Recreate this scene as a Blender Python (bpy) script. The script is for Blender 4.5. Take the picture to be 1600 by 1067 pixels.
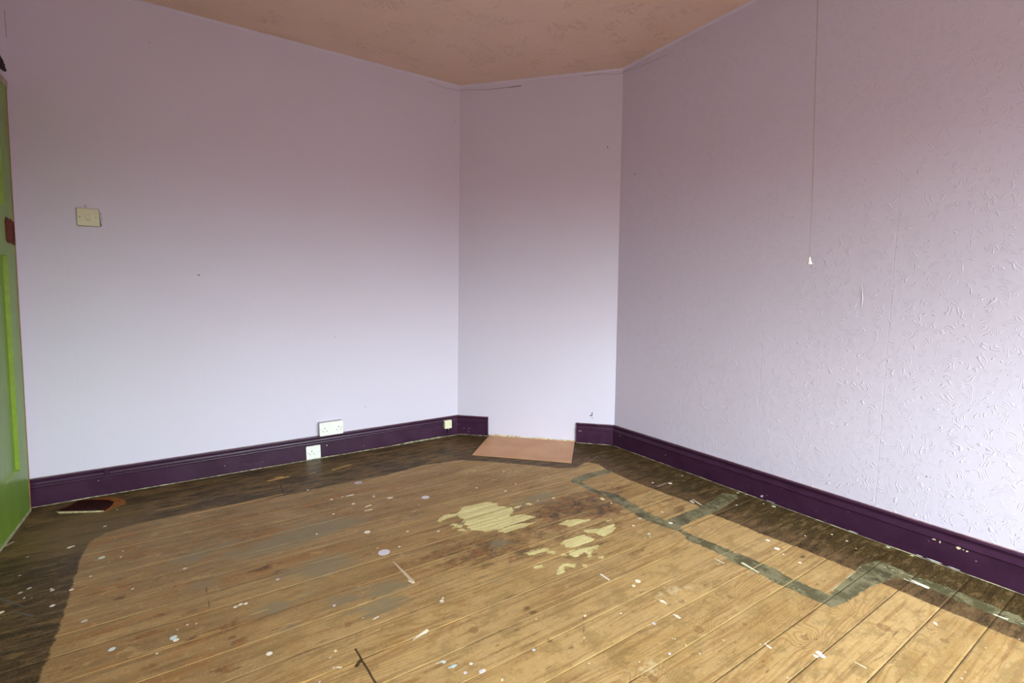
import bpy, bmesh, math, random
import numpy as np
from mathutils import Vector, Matrix

for o in list(bpy.data.objects):
    bpy.data.objects.remove(o)
scene = bpy.context.scene
C = scene.collection

# ---------------------------------------------------------------- camera
# Room axes: +x runs along the left-hand wall towards the chimney corner, +y towards that wall, z up. Metres.
CAM = Vector((-2.3965, -3.1936, 1.0447))
r3 = Vector((0.836204, -0.548411, 0.002757))
u3 = Vector((0.051436, 0.083431, 0.995185))
f3 = Vector((0.546001, 0.832036, -0.097974))
cd = bpy.data.cameras.new('camera')
cd.sensor_width = 36.0
cd.lens = 752.749 / 1600 * 36
cd.clip_start = 0.02
cam = bpy.data.objects.new('camera', cd)
C.objects.link(cam)
cam.matrix_world = Matrix(((r3.x, u3.x, -f3.x, CAM.x), (r3.y, u3.y, -f3.y, CAM.y), (r3.z, u3.z, -f3.z, CAM.z), (0, 0, 0, 1)))
scene.camera = cam

# ---------------------------------------------------------------- daylight through the window behind the camera
WIN = dict(x0=-2.35, x1=-0.10, z0=0.75, z1=1.90, y=-5.20)
w = bpy.data.worlds.new('sky')
scene.world = w
w.use_nodes = True
nt = w.node_tree
nt.nodes.clear()
tc = nt.nodes.new('ShaderNodeTexCoord')
sx = nt.nodes.new('ShaderNodeSeparateXYZ')
cr = nt.nodes.new('ShaderNodeValToRGB')
mr = nt.nodes.new('ShaderNodeMapRange')
bg = nt.nodes.new('ShaderNodeBackground')
ow = nt.nodes.new('ShaderNodeOutputWorld')
nt.links.new(tc.outputs['Generated'], sx.inputs[0])
nt.links.new(sx.outputs['Z'], mr.inputs['Value'])
mr.inputs['From Min'].default_value = -1
mr.inputs['From Max'].default_value = 1
nt.links.new(mr.outputs[0], cr.inputs[0])
e = cr.color_ramp.elements
e[0].position = 0.495; e[0].color = (0.05, 0.038, 0.030, 1)      # street and houses below the skyline
e[1].position = 0.68; e[1].color = (0.80, 0.97, 1.0, 1)       # overcast sky
m_ = e.new(0.55); m_.color = (0.40, 0.48, 0.48, 1)             # haze low over the roofs
nt.links.new(cr.outputs[0], bg.inputs[0])
bg.inputs[1].default_value = 55.0
nt.links.new(bg.outputs[0], ow.inputs[0])
pd = bpy.data.lights.new('window_daylight', 'AREA')
pd.shape = 'RECTANGLE'
pd.size = WIN['x1'] - WIN['x0']
pd.size_y = WIN['z1'] - WIN['z0']
pd.cycles.is_portal = True
po = bpy.data.objects.new('window_daylight', pd)
C.objects.link(po)
po.location = ((WIN['x0'] + WIN['x1']) / 2, WIN['y'] - 0.02, (WIN['z0'] + WIN['z1']) / 2)
po.rotation_euler = (math.radians(90), 0, 0)

scene.view_settings.view_transform = 'Standard'
scene.view_settings.look = 'None'
scene.view_settings.gamma = 1.0
scene.view_settings.use_curve_mapping = False
scene.view_settings.exposure = 0.0

# ---------------------------------------------------------------- node helpers
class NB:
    def __init__(s, name):
        s.m = bpy.data.materials.new(name)
        s.m.use_nodes = True
        s.t = s.m.node_tree
        s.t.nodes.clear()
        s.out = s.t.nodes.new('ShaderNodeOutputMaterial')
        s.b = s.t.nodes.new('ShaderNodeBsdfPrincipled')
        s.t.links.new(s.b.outputs[0], s.out.inputs[0])
    def put(s, sock, v):
        if isinstance(v, bpy.types.NodeSocket):
            s.t.links.new(v, sock)
        elif isinstance(v, (tuple, list)) and len(v) == 3 and sock.type == 'RGBA':
            sock.default_value = (*v, 1)
        else:
            sock.default_value = v
    def n(s, kind, **kw):
        nd = s.t.nodes.new(kind)
        for k, v in kw.items():
            setattr(nd, k, v)
        return nd
    def math(s, op, a, b=0.0, c=None, clamp=False):
        nd = s.n('ShaderNodeMath', operation=op, use_clamp=clamp)
        s.put(nd.inputs[0], a); s.put(nd.inputs[1], b)
        if c is not None: s.put(nd.inputs[2], c)
        return nd.outputs[0]
    def add(s, a, b): return s.math('ADD', a, b)
    def mul(s, a, b): return s.math('MULTIPLY', a, b)
    def step(s, v, lo, hi, t0=0.0, t1=1.0):
        nd = s.n('ShaderNodeMapRange', interpolation_type='SMOOTHSTEP')
        s.put(nd.inputs['Value'], v)
        s.put(nd.inputs['From Min'], lo); s.put(nd.inputs['From Max'], hi)
        s.put(nd.inputs['To Min'], t0); s.put(nd.inputs['To Max'], t1)
        return nd.outputs[0]
    def mix(s, f, a, b, mode='MIX'):
        nd = s.n('ShaderNodeMix', data_type='RGBA', blend_type=mode)
        s.put(nd.inputs[0], f); s.put(nd.inputs[6], a); s.put(nd.inputs[7], b)
        return nd.outputs[2]
    def obj(s):
        return s.n('ShaderNodeTexCoord').outputs['Object']
    def scale(s, v, sc, off=None):
        nd = s.n('ShaderNodeMapping')
        s.put(nd.inputs[0], v)
        nd.inputs['Scale'].default_value = sc
        if off is not None: s.put(nd.inputs['Location'], off)
        return nd.outputs[0]
    def noise(s, v, sc, det=2.0, rough=0.5, dist=0.0, col=False):
        nd = s.n('ShaderNodeTexNoise')
        s.put(nd.inputs['Vector'], v)
        nd.inputs['Scale'].default_value = sc
        nd.inputs['Detail'].default_value = det
        nd.inputs['Roughness'].default_value = rough
        nd.inputs['Distortion'].default_value = dist
        return nd.outputs['Color' if col else 'Fac']
    def voro(s, v, sc, feature='F1', out='Distance', rnd=1.0):
        nd = s.n('ShaderNodeTexVoronoi', feature=feature)
        s.put(nd.inputs['Vector'], v)
        nd.inputs['Scale'].default_value = sc
        nd.inputs['Randomness'].default_value = rnd
        return nd.outputs[out]
    def attr(s, name, out='Fac'):
        nd = s.n('ShaderNodeAttribute', attribute_name=name)
        return nd.outputs[out]
    def bump(s, h, strength, dist, prev=None):
        nd = s.n('ShaderNodeBump')
        nd.inputs['Strength'].default_value = strength
        nd.inputs['Distance'].default_value = dist
        s.put(nd.inputs['Height'], h)
        if prev is not None: s.put(nd.inputs['Normal'], prev)
        return nd.outputs[0]
    def fin(s, color, rough=0.5, normal=None, spec=None):
        s.put(s.b.inputs['Base Color'], color)
        s.put(s.b.inputs['Roughness'], rough)
        if normal is not None: s.put(s.b.inputs['Normal'], normal)
        if spec is not None: s.put(s.b.inputs['Specular IOR Level'], spec)
        return s.m

def plain(name, col, rough=0.45, var=0.06, sc=25.0, bump=0.0, spec=0.5):
    b = NB(name)
    o = b.obj()
    nz = b.noise(o, sc, 4)
    c = b.mix(b.step(nz, 0.35, 0.7), tuple(x * (1 - var) for x in col), tuple(min(1, x * (1 + var)) for x in col))
    nrm = b.bump(nz, bump, 0.002) if bump else None
    return b.fin(c, rough, nrm, spec)

LILAC = (0.645, 0.582, 0.683)

def wall_material(name, emboss, horiz=0):
    """lilac emulsion: horiz picks the axis that runs along the wall (0 = x, 1 = y)."""
    b = NB(name)
    o = b.obj()
    big = b.noise(o, 1.3, 3)
    med = b.noise(o, 7.0, 4, 0.6)
    col = b.mix(b.step(big, 0.3, 0.7), (LILAC[0] * 0.985, LILAC[1] * 0.975, LILAC[2] * 0.97), LILAC)
    col = b.mix(b.mul(b.step(med, 0.62, 0.72), 0.25), col, (0.64, 0.57, 0.58))
    # scattered dark specks and nicks
    v = b.voro(o, 3.3, rnd=1.0)
    col = b.mix(b.step(v, 0.008, 0.014, 0.75, 0.0), col, (0.16, 0.12, 0.14))
    sep = b.n('ShaderNodeSeparateXYZ'); b.put(sep.inputs[0], o)
    h = sep.outputs[horiz]
    seam = b.math('ABSOLUTE', b.math('SUBTRACT', b.math('FRACT', b.math('DIVIDE', b.add(h, 10.07), 0.53)), 0.5))
    seam_h = b.step(b.add(seam, b.mul(b.add(med, -0.5), 0.004)), 0.0, 0.004)
    if emboss:
        # short curled brush-comb ridges of the raised wallpaper
        warp = b.noise(o, 7.0, 2, 0.6, col=True)
        off = b.n('ShaderNodeVectorMath', operation='MULTIPLY_ADD')
        b.put(off.inputs[0], warp); off.inputs[1].default_value = (0.27, 0.27, 0.27); b.put(off.inputs[2], o)
        cell = b.voro(off.outputs[0], 10.0)
        rings = b.math('SINE', b.mul(cell, 58.0))
        brk = b.step(b.noise(o, 30.0, 2), 0.49, 0.58)
        hgt = b.mul(b.step(rings, 0.45, 0.95), brk)
        hgt = b.add(hgt, b.mul(b.noise(o, 60, 3), 0.35))
        nrm = b.bump(hgt, 0.50, 0.0021)
        nrm = b.bump(seam_h, 0.35, 0.0015, nrm)
        nrm = b.bump(big, 0.5, 0.01, nrm)
    else:
        nrm = b.bump(b.noise(o, 55, 4), 0.18, 0.002)
        nrm = b.bump(seam_h, 0.15, 0.001, nrm)
        nrm = b.bump(med, 0.22, 0.004, nrm)
        nrm = b.bump(big, 0.5, 0.012, nrm)
    return b.fin(col, 0.62, nrm, 0.3)

M_LEFT = wall_material('lilac_emulsion', False, 0)
M_DIAG = wall_material('lilac_emulsion_chimney', False, 0)
M_RIGHT = wall_material('lilac_embossed_wallpaper', True, 1)

def ceiling_material():
    b = NB('stippled_ceiling_paint')
    o = b.obj()
    warp = b.noise(o, 5.0, 2, 0.6, col=True)
    off = b.n('ShaderNodeVectorMath', operation='MULTIPLY_ADD')
    b.put(off.inputs[0], warp); off.inputs[1].default_value = (0.3, 0.3, 0.3); b.put(off.inputs[2], o)
    cell = b.voro(off.outputs[0], 9.0)
    rings = b.step(b.math('SINE', b.mul(cell, 95.0)), 0.3, 1.0)
    patch = b.mul(b.step(b.noise(o, 7.5, 2), 0.52, 0.60), b.step(b.noise(o, 40, 2), .45, .55))
    hgt = b.add(b.mul(rings, patch), b.mul(b.noise(o, 45, 3), 0.5))
    col = b.mix(b.step(b.noise(o, 2.2, 3), 0.35, 0.65), (0.77, 0.56, 0.44), (0.79, 0.58, 0.48))
    return b.fin(col, 0.7, b.bump(hgt, 0.8, 0.0035), 0.25)
M_CEIL = ceiling_material()

def skirting_material():
    b = NB('aubergine_gloss_paint')
    o = b.obj()
    nz = b.noise(o, 9, 5, 0.6)
    col = b.mix(b.step(nz, 0.3, 0.7), (0.036, 0.010, 0.028), (0.048, 0.015, 0.038))
    sp = b.voro(o, 26.0)
    col = b.mix(b.step(sp, 0.035, 0.055, 0.7, 0.0), col, (0.45, 0.36, 0.42))
    gr = b.noise(o, 70, 2)
    return b.fin(col, b.step(nz, 0.2, 0.8, 0.30, 0.42), b.bump(b.add(gr, b.mul(nz, 2.0)), 0.25, 0.002), 0.24)
M_SKIRT = skirting_material()

def green_material():
    b = NB('green_gloss_door_paint')
    o = b.obj()
    nz = b.noise(b.scale(o, (3, 3, 1)), 5, 5, 0.6)
    col = b.mix(b.step(nz, 0.3, 0.7), (0.150, 0.255, 0.030), (0.185, 0.310, 0.040))
    sp = b.voro(o, 18.0)
    col = b.mix(b.step(sp, 0.03, 0.05, 0.9, 0.0), col, (0.03, 0.03, 0.012))
    return b.fin(col, 0.3, b.bump(b.noise(o, 40, 3), 0.2, 0.002), 0.28)
M_GREEN = green_material()
M_GREEN_LIT = plain('lit_green_moulding', (0.21, 0.31, 0.030), 0.35, 0.08)  # door green brightened: window light on the panel bevels put into the colour
M_RAW = plain('raw_orange_wood', (0.36, 0.14, 0.045), 0.6, 0.25, 40)
M_RUST = plain('stripped_red_brown_patch', (0.13, 0.018, 0.006), 0.6, 0.4, 60, 0.5, 0.15)
M_CREAMW = plain('dull_cream_paint', (0.42, 0.36, 0.24), 0.6, 0.2, 40)
M_CAULK = plain('yellowed_filler', (0.34, 0.30, 0.19), 0.7, 0.6, 35, 0.4)
M_PINKEDGE = plain('pink_undercoat_edge', (0.50, 0.36, 0.36), 0.7, 0.25, 60)
M_LEDGE = plain('worn_brown_undercoat', (0.20, 0.10, 0.085), 0.7, 0.35, 60)
M_PLAST = plain('bare_plaster_edge', (0.62, 0.48, 0.30), 0.8, 0.3, 50, 0.6)
M_WHITE = plain('white_plastic', (0.82, 0.80, 0.73), 0.3, 0.02)
M_CREAMP = plain('cream_plastic', (0.80, 0.72, 0.50), 0.35, 0.03)
M_IVORY = plain('ivory_switch_plastic', (0.66, 0.60, 0.42), 0.4, 0.03)
M_GREYBOX = plain('grey_white_back_box', (0.50, 0.47, 0.48), 0.45, 0.04)
M_BLACK = plain('black_slot', (0.012, 0.010, 0.010), 0.6, 0.0)
M_SCREW = plain('screw_head', (0.16, 0.14, 0.11), 0.4, 0.1)
M_CORD = plain('aged_cord', (0.36, 0.28, 0.20), 0.8, 0.1)
M_CHIP = plain('chipped_undercoat', (0.75, 0.62, 0.42), 0.7, 0.1)
M_CHIPW = plain('white_scrape', (0.78, 0.76, 0.72), 0.7, 0.1)
M_CRACK = plain('hairline_crack', (0.05, 0.035, 0.035), 0.9, 0.1)
M_MAROON = plain('dark_maroon_sheet', (0.030, 0.004, 0.002), 0.5, 0.4, 30, 0.0, 0.08)
M_ORANGE = plain('orange_underlay_sheet', (0.25, 0.085, 0.018), 0.6, 0.15, 30, 0.0, 0.15)
M_CLOTH = plain('dark_maroon_cloth', (0.020, 0.004, 0.008), 0.9, 0.3, 30)

def hearth_material():
    b = NB('terracotta_hardboard')
    o = b.obj()
    col = b.mix(b.step(b.noise(o, 5, 4), 0.3, 0.7), (0.50, 0.245, 0.115), (0.58, 0.305, 0.15))
    v = b.noise(b.scale(o, (1, 1, 1)), 14, 5, 0.7)
    col = b.mix(b.step(v, 0.66, 0.70), col, (0.68, 0.46, 0.32))
    col = b.mix(b.step(b.noise(o, 11, 3), 0.30, 0.36, 0.5, 0), col, (0.36, 0.22, 0.16))
    sp = b.voro(o, 30)
    col = b.mix(b.step(sp, 0.05, 0.07, 0.8, 0), col, (0.75, 0.62, 0.5))
    return b.fin(col, 0.5, b.bump(v, 0.15, 0.001), 0.4)
M_HEARTH = hearth_material()

# ---------------------------------------------------------------- object helpers
def link(name, me, mat, parent=None):
    o = bpy.data.objects.new(name, me)
    C.objects.link(o)
    for m_ in (mat if isinstance(mat, (list, tuple)) else [mat]):
        me.materials.append(m_)
    if parent is not None:
        o.parent = parent
        o.matrix_parent_inverse = parent.matrix_world.inverted()
    return o

def from_bm(name, bm, mat, parent=None, smooth=False, loc=None):
    bmesh.ops.recalc_face_normals(bm, faces=bm.faces)
    me = bpy.data.meshes.new(name)
    if loc is not None:
        bmesh.ops.translate(bm, verts=bm.verts, vec=-Vector(loc))
    bm.to_mesh(me)
    bm.free()
    if smooth:
        for p in me.polygons: p.use_smooth = True
    o = link(name, me, mat)
    if loc is not None: o.location = loc
    if parent is not None:
        bpy.context.view_layer.update()
        o.parent = parent
        o.matrix_parent_inverse = parent.matrix_world.inverted()
    return o

def slab(name, quad, out, mat, cuts=0):
    """closed slab: quad is the room face, extruded by vector out."""
    bm = bmesh.new()
    a = [bm.verts.new(p) for p in quad]
    b = [bm.verts.new(Vector(p) + Vector(out)) for p in quad]
    bm.faces.new(a); bm.faces.new(b[::-1])
    for i in range(len(a)):
        j = (i + 1) % len(a)
        bm.faces.new((a[j], a[i], b[i], b[j]))
    o = from_bm(name, bm, mat)
    o['kind'] = 'structure'
    return o

def tag(o, label, cat, group=None):
    o['label'] = label; o['category'] = cat
    if group: o['group'] = group
    return o

# local frame on a wall: origin P, along a, up z, normal n (into the room)
class Frame:
    def __init__(s, P, a, n, up=(0, 0, 1)):
        s.P, s.a, s.n, s.u = Vector(P), Vector(a).normalized(), Vector(n).normalized(), Vector(up).normalized()
    def pt(s, x, z, d=0.0):
        return s.P + s.a * x + s.u * z + s.n * d

def plate_bm(fr, x0, x1, z0, z1, d0, d1, bev=0.002, rot=0.0, round_=0.004):
    """rounded plate standing on plane d0, front at d1 with a small chamfer."""
    bm = bmesh.new()
    cx, cz = (x0 + x1) / 2, (z0 + z1) / 2
    def ring(ins, d):
        pts = []
        hx, hz = (x1 - x0) / 2 - ins, (z1 - z0) / 2 - ins
        r = max(round_ - ins, 0.0006)
        for sx_, sz_, a0 in ((1, 1, 0), (-1, 1, 90), (-1, -1, 180), (1, -1, 270)):
            for k in range(4):
                t = math.radians(a0 + 30 * k)
                px = sx_ * (hx - r) + r * math.cos(t); pz = sz_ * (hz - r) + r * math.sin(t)
                c_, s_ = math.cos(rot), math.sin(rot)
                pts.append(bm.verts.new(fr.pt(cx + px * c_ - pz * s_, cz + px * s_ + pz * c_, d)))
        return pts
    rings = [ring(0, d0), ring(0, d1 - bev), ring(bev * 0.4, d1 - bev * 0.3), ring(bev, d1)]
    for A, B in zip(rings, rings[1:]):
        for i in range(len(A)):
            j = (i + 1) % len(A)
            bm.faces.new((A[i], A[j], B[j], B[i]))
    bm.faces.new(rings[-1]); bm.faces.new(rings[0][::-1])
    return bm

def disc_bm(fr, x, z, r, d0, d1, seg=16):
    bm = bmesh.new()
    A = [bm.verts.new(fr.pt(x + r * math.cos(t), z + r * math.sin(t), d0)) for t in [2 * math.pi * i / seg for i in range(seg)]]
    B = [bm.verts.new(fr.pt(x + r * .9 * math.cos(t), z + r * .9 * math.sin(t), d1)) for t in [2 * math.pi * i / seg for i in range(seg)]]
    for i in range(seg):
        j = (i + 1) % seg
        bm.faces.new((A[i], A[j], B[j], B[i]))
    bm.faces.new(B); bm.faces.new(A[::-1])
    return bm

# ---------------------------------------------------------------- measured floor features (metres, room axes)
PALE = [[-2.802,-1.493],[-2.803,-1.331],[-2.807,-1.158],[-2.821,-0.916],[-2.827,-0.721],[-2.817,-0.589],[-2.775,-0.538],[-2.667,-0.503],[-2.46,-0.498],[-2.079,-0.525],[-1.817,-0.525],[-1.536,-0.539],[-1.284,-0.503],[-1.062,-0.537],[-0.966,-0.613],[-0.805,-0.772],[-0.594,-1.013],[-0.515,-1.038],[-0.405,-1.002],[-0.362,-1.071],[-0.391,-1.194],[-0.39,-1.36],[-0.38,-1.516],[-0.357,-1.766],[-0.383,-1.859],[-0.37,-1.976],[-0.367,-2.133],[-0.353,-2.261],[-0.346,-2.449],[-0.359,-2.543],[-0.358,-2.699],[-0.355,-2.825],[-0.353,-2.906],[-0.349,-3.031],[-0.35,-3.3],[-2.9,-3.3]]
GREY_POLY = [[[-0.668,-2.51],[-0.608,-2.523],[-0.532,-2.527],[-0.415,-2.531],[-0.271,-2.56],[-0.259,-2.58],[-0.252,-2.648],[-0.255,-2.706],[-0.257,-2.816],[-0.256,-2.889],[-0.191,-2.877],[-0.195,-2.822],[-0.186,-2.697],[-0.196,-2.584],[-0.189,-2.512],[-0.188,-2.475],[-0.266,-2.455],[-0.366,-2.461],[-0.421,-2.462],[-0.491,-2.465],[-0.594,-2.475]]]
GREY_LINE = [[[-0.658,-1.198,0.0284],[-0.541,-1.181,0.0292],[-0.397,-1.19,0.0299]],[[-0.658,-1.198,0.0189],[-0.665,-1.372,0.0179],[-0.623,-1.457,0.0175]],[[-0.631,-1.452,0.038],[-0.641,-1.547,0.0367],[-0.659,-1.68,0.0349],[-0.655,-1.784,0.0336],[-0.636,-1.848,0.033]],[[-0.631,-1.829,0.0358],[-0.481,-1.827,0.0372],[-0.34,-1.829,0.0384],[-0.118,-1.793,0.0409]],[[-0.636,-1.848,0.0152],[-0.647,-1.917,0.0148],[-0.655,-1.972,0.0144]],[[-0.66,-1.969,0.0313],[-0.643,-2.073,0.0301],[-0.642,-2.166,0.0289]],[[-0.642,-2.166,0.0423],[-0.632,-2.279,0.0404],[-0.642,-2.35,0.0389],[-0.632,-2.438,0.0374],[-0.629,-2.482,0.0366]]]
WASH = [[-2.459,-0.971,0.051,0.8],[-2.33,-1.043,0.0461,0.6],[-2.252,-1.059,0.0572,0.75],[-2.168,-1.042,0.0751,0.9],[-2.078,-1.023,0.0996,0.9],[-1.981,-0.998,0.1146,0.85],[-1.886,-1.009,0.0876,0.6],[-2.05,-1.333,0.0978,0.75],[-2.135,-1.303,0.0676,0.5],[-2.233,-1.484,0.0557,0.7],[-1.917,-1.682,0.0646,0.7],[-1.998,-1.665,0.0465,0.45],[-1.889,-1.599,0.0771,0.55],[-2.015,-1.573,0.0551,0.5],[-2.207,-1.637,0.0439,0.35],[-1.378,-1.548,0.0377,0.8],[-0.955,-1.271,0.0661,0.75],[-1.059,-1.277,0.058,0.5],[-1.433,-1.302,0.0585,0.35],[-2.419,-1.2,0.0557,0.5],[-2.561,-0.985,0.0492,0.3],[-2.383,-0.547,0.0737,0.3],[-1.266,-1.051,0.0598,0.3],[-1.615,-1.139,0.0595,0.3],[-1.513,-1.765,0.0612,0.35],[-0.959,-2.125,0.0519,0.2],[-1.102,-2.008,0.0477,0.25],[-2.347,-0.925,0.0536,0.4],[-2.119,-1.463,0.0405,0.4],[-1.862,-1.772,0.0293,0.3],[-0.759,-2.302,0.0323,0.3],[-1.196,-2.377,0.0382,0.2],[-0.81,-2.041,0.0307,0.2]]
YELLOW = [[[-1.399,-1.195],[-1.344,-1.147],[-1.219,-1.169],[-1.176,-1.213],[-1.198,-1.242],[-1.138,-1.28],[-1.169,-1.334],[-1.21,-1.363],[-1.135,-1.386],[-1.108,-1.433],[-1.206,-1.436],[-1.315,-1.446],[-1.372,-1.43],[-1.423,-1.377],[-1.42,-1.325],[-1.41,-1.266]],[[-1.514,-1.228],[-1.461,-1.175],[-1.422,-1.19],[-1.402,-1.219],[-1.464,-1.218],[-1.506,-1.238]],[[-1.323,-1.459],[-1.256,-1.44],[-1.116,-1.476],[-1.207,-1.49],[-1.305,-1.484]],[[-1.461,-1.262],[-1.433,-1.335],[-1.459,-1.353],[-1.475,-1.29]],[[-1.482,-1.321],[-1.43,-1.375],[-1.461,-1.373]],[[-1.068,-1.282],[-1.045,-1.286],[-1.033,-1.316],[-1.056,-1.314]],[[-1.148,-1.295],[-1.088,-1.291],[-1.122,-1.312]],[[-1.053,-1.545],[-1.005,-1.538],[-0.907,-1.583],[-0.914,-1.601],[-0.998,-1.598],[-1.039,-1.59]],[[-1.004,-1.648],[-0.939,-1.682],[-0.855,-1.687],[-0.865,-1.712],[-0.912,-1.734],[-0.965,-1.738],[-0.976,-1.701],[-1.01,-1.665]],[[-1.157,-1.69],[-1.123,-1.68],[-1.032,-1.69],[-1.019,-1.736],[-1.046,-1.746],[-1.127,-1.747],[-1.16,-1.726]],[[-1.171,-1.749],[-1.139,-1.762],[-1.099,-1.765],[-1.061,-1.782],[-1.038,-1.787],[-1.056,-1.801],[-1.084,-1.798],[-1.133,-1.842],[-1.135,-1.829],[-1.117,-1.805],[-1.124,-1.794],[-1.175,-1.803],[-1.185,-1.776]],[[-1.336,-1.675],[-1.288,-1.676],[-1.242,-1.68],[-1.223,-1.73],[-1.236,-1.736],[-1.256,-1.704],[-1.308,-1.692]],[[-1.303,-1.841],[-1.253,-1.808],[-1.209,-1.843],[-1.226,-1.852],[-1.257,-1.832],[-1.295,-1.864],[-1.311,-1.86]],[[-1.358,-1.766],[-1.328,-1.773],[-1.327,-1.789],[-1.365,-1.781]],[[-1.214,-1.75],[-1.194,-1.756],[-1.2,-1.773],[-1.218,-1.765]],[[-1.19,-1.862],[-1.179,-1.869],[-1.188,-1.879],[-1.194,-1.872]],[[-1.099,-1.856],[-1.084,-1.863],[-1.095,-1.869]],[[-0.7,-1.441],[-0.686,-1.455],[-0.701,-1.468],[-0.712,-1.456]],[[-0.849,-1.639],[-0.83,-1.652],[-0.854,-1.655]],[[-1.046,-1.621],[-1.019,-1.638],[-1.046,-1.642]]]
STAIN = [[-0.853,-1.454,0.1398,0.85],[-1.037,-1.459,0.0912,0.7],[-1.572,-1.574,0.0757,0.55],[-1.413,-1.5,0.098,0.5],[-1.32,-1.652,0.0786,0.5],[-0.795,-1.551,0.0996,0.9],[-0.965,-1.466,0.0925,0.8],[-1.072,-1.551,0.0699,0.6],[-1.091,-1.479,0.0715,0.5],[-0.706,-1.549,0.0636,0.5],[-0.549,-1.417,0.0619,0.5],[-1.446,-1.558,0.1053,0.7],[-1.561,-1.495,0.089,0.5],[-1.324,-1.564,0.0923,0.6],[-1.221,-1.559,0.0671,0.5],[-1.584,-1.421,0.0806,0.4],[-1.445,-1.447,0.0827,0.3],[-1.103,-1.635,0.0727,0.5],[-1.733,-1.442,0.0613,0.3],[-1.904,-1.331,0.0613,0.25],[-1.042,-1.772,0.0538,0.45],[-1.529,-1.876,0.0222,0.42],[-1.534,-1.843,0.0158,0.36],[-1.545,-1.959,0.0212,0.3],[-1.527,-1.959,0.0128,0.5],[-1.513,-1.987,0.0106,0.6],[-1.751,-2.167,0.007,0.2],[-1.549,-2.119,0.0097,0.54],[-1.516,-2.175,0.0114,0.54],[-1.607,-2.028,0.016,0.5],[-1.555,-2.078,0.0158,0.2],[-2.395,-1.012,0.0255,0.3],[-2.227,-0.907,0.0557,0.3],[-2.235,-1.223,0.034,0.5],[-2.572,-1.417,0.0276,0.5],[-2.382,-1.524,0.0319,0.6],[-2.34,-1.601,0.0194,0.7],[-2.457,-1.525,0.0232,0.5],[-2.431,-1.402,0.0251,0.4],[-2.545,-1.328,0.0209,0.4],[-2.374,-1.713,0.025,0.5],[-2.61,-1.517,0.0147,0.3],[-2.574,-0.715,0.0549,0.3],[-2.306,-0.597,0.0369,0.5],[-1.19,-0.666,0.0913,0.3],[-1.461,-0.925,0.0997,0.25],[-1.677,-0.963,0.0937,0.3],[-1.401,-0.591,0.0747,0.2],[-1.073,-0.918,0.0867,0.3],[-0.914,-1.129,0.0838,0.3],[-0.774,-0.934,0.0762,0.2],[-2.46,-0.722,0.0564,0.3],[-2.633,-0.8,0.0313,0.3],[-2.665,-1.15,0.0132,0.7],[-2.704,-1.364,0.0097,0.5],[-2.684,-1.005,0.0094,0.7],[-2.737,-1.404,0.0093,0.3],[-2.748,-1.47,0.0071,0.5],[-2.069,-1.428,0.0279,0.4],[-2.003,-1.568,0.0266,0.3],[-1.712,-1.749,0.0357,0.3],[-0.292,-2.376,0.0128,0.5],[-0.411,-2.299,0.0103,0.7],[-0.707,-1.412,0.0799,0.6],[-0.307,-1.356,0.0737,0.4],[-0.639,-1.592,0.0763,0.45],[-0.418,-1.628,0.0594,0.4],[-0.456,-1.754,0.0439,0.5],[-1.53,-1.628,0.0649,0.5],[-1.637,-1.475,0.0776,0.4],[-1.201,-1.481,0.1042,0.45],[-1.82,-1.466,0.0591,0.3],[-0.973,-1.376,0.0826,0.6],[-1.149,-1.792,0.0518,0.5],[-0.901,-1.662,0.0758,0.45],[-0.923,-1.909,0.0472,0.3],[-2.212,-1.212,0.0295,0.7],[-2.184,-1.271,0.0217,0.6],[-2.351,-1.578,0.0137,0.8],[-2.457,-1.366,0.019,0.6],[-2.554,-1.582,0.0162,0.5],[-1.127,-1.32,0.0626,0.4],[-1.792,-0.93,0.0615,0.3],[-1.931,-0.756,0.076,0.3],[-1.585,-1.064,0.0739,0.35],[-1.823,-1.234,0.0544,0.35],[-2.243,-0.466,0.0457,0.4],[-2.648,-0.6,0.0564,0.3]]
KNOT = [[-1.132,-2.333,0.016],[-1.057,-2.212,0.011],[-0.985,-2.397,0.0061],[-0.629,-2.647,0.0182],[-0.544,-2.772,0.0097],[-0.645,-2.505,0.0108],[-1.721,-1.95,0.014],[-1.932,-1.627,0.011],[-2.389,-1.703,0.0125],[-0.888,-2.533,0.0098],[-0.931,-1.463,0.0093],[-2.041,-1.711,0.0122],[-1.403,-2.386,0.0122],[-0.736,-2.734,0.0055],[-0.895,-2.289,0.0089]]
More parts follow.
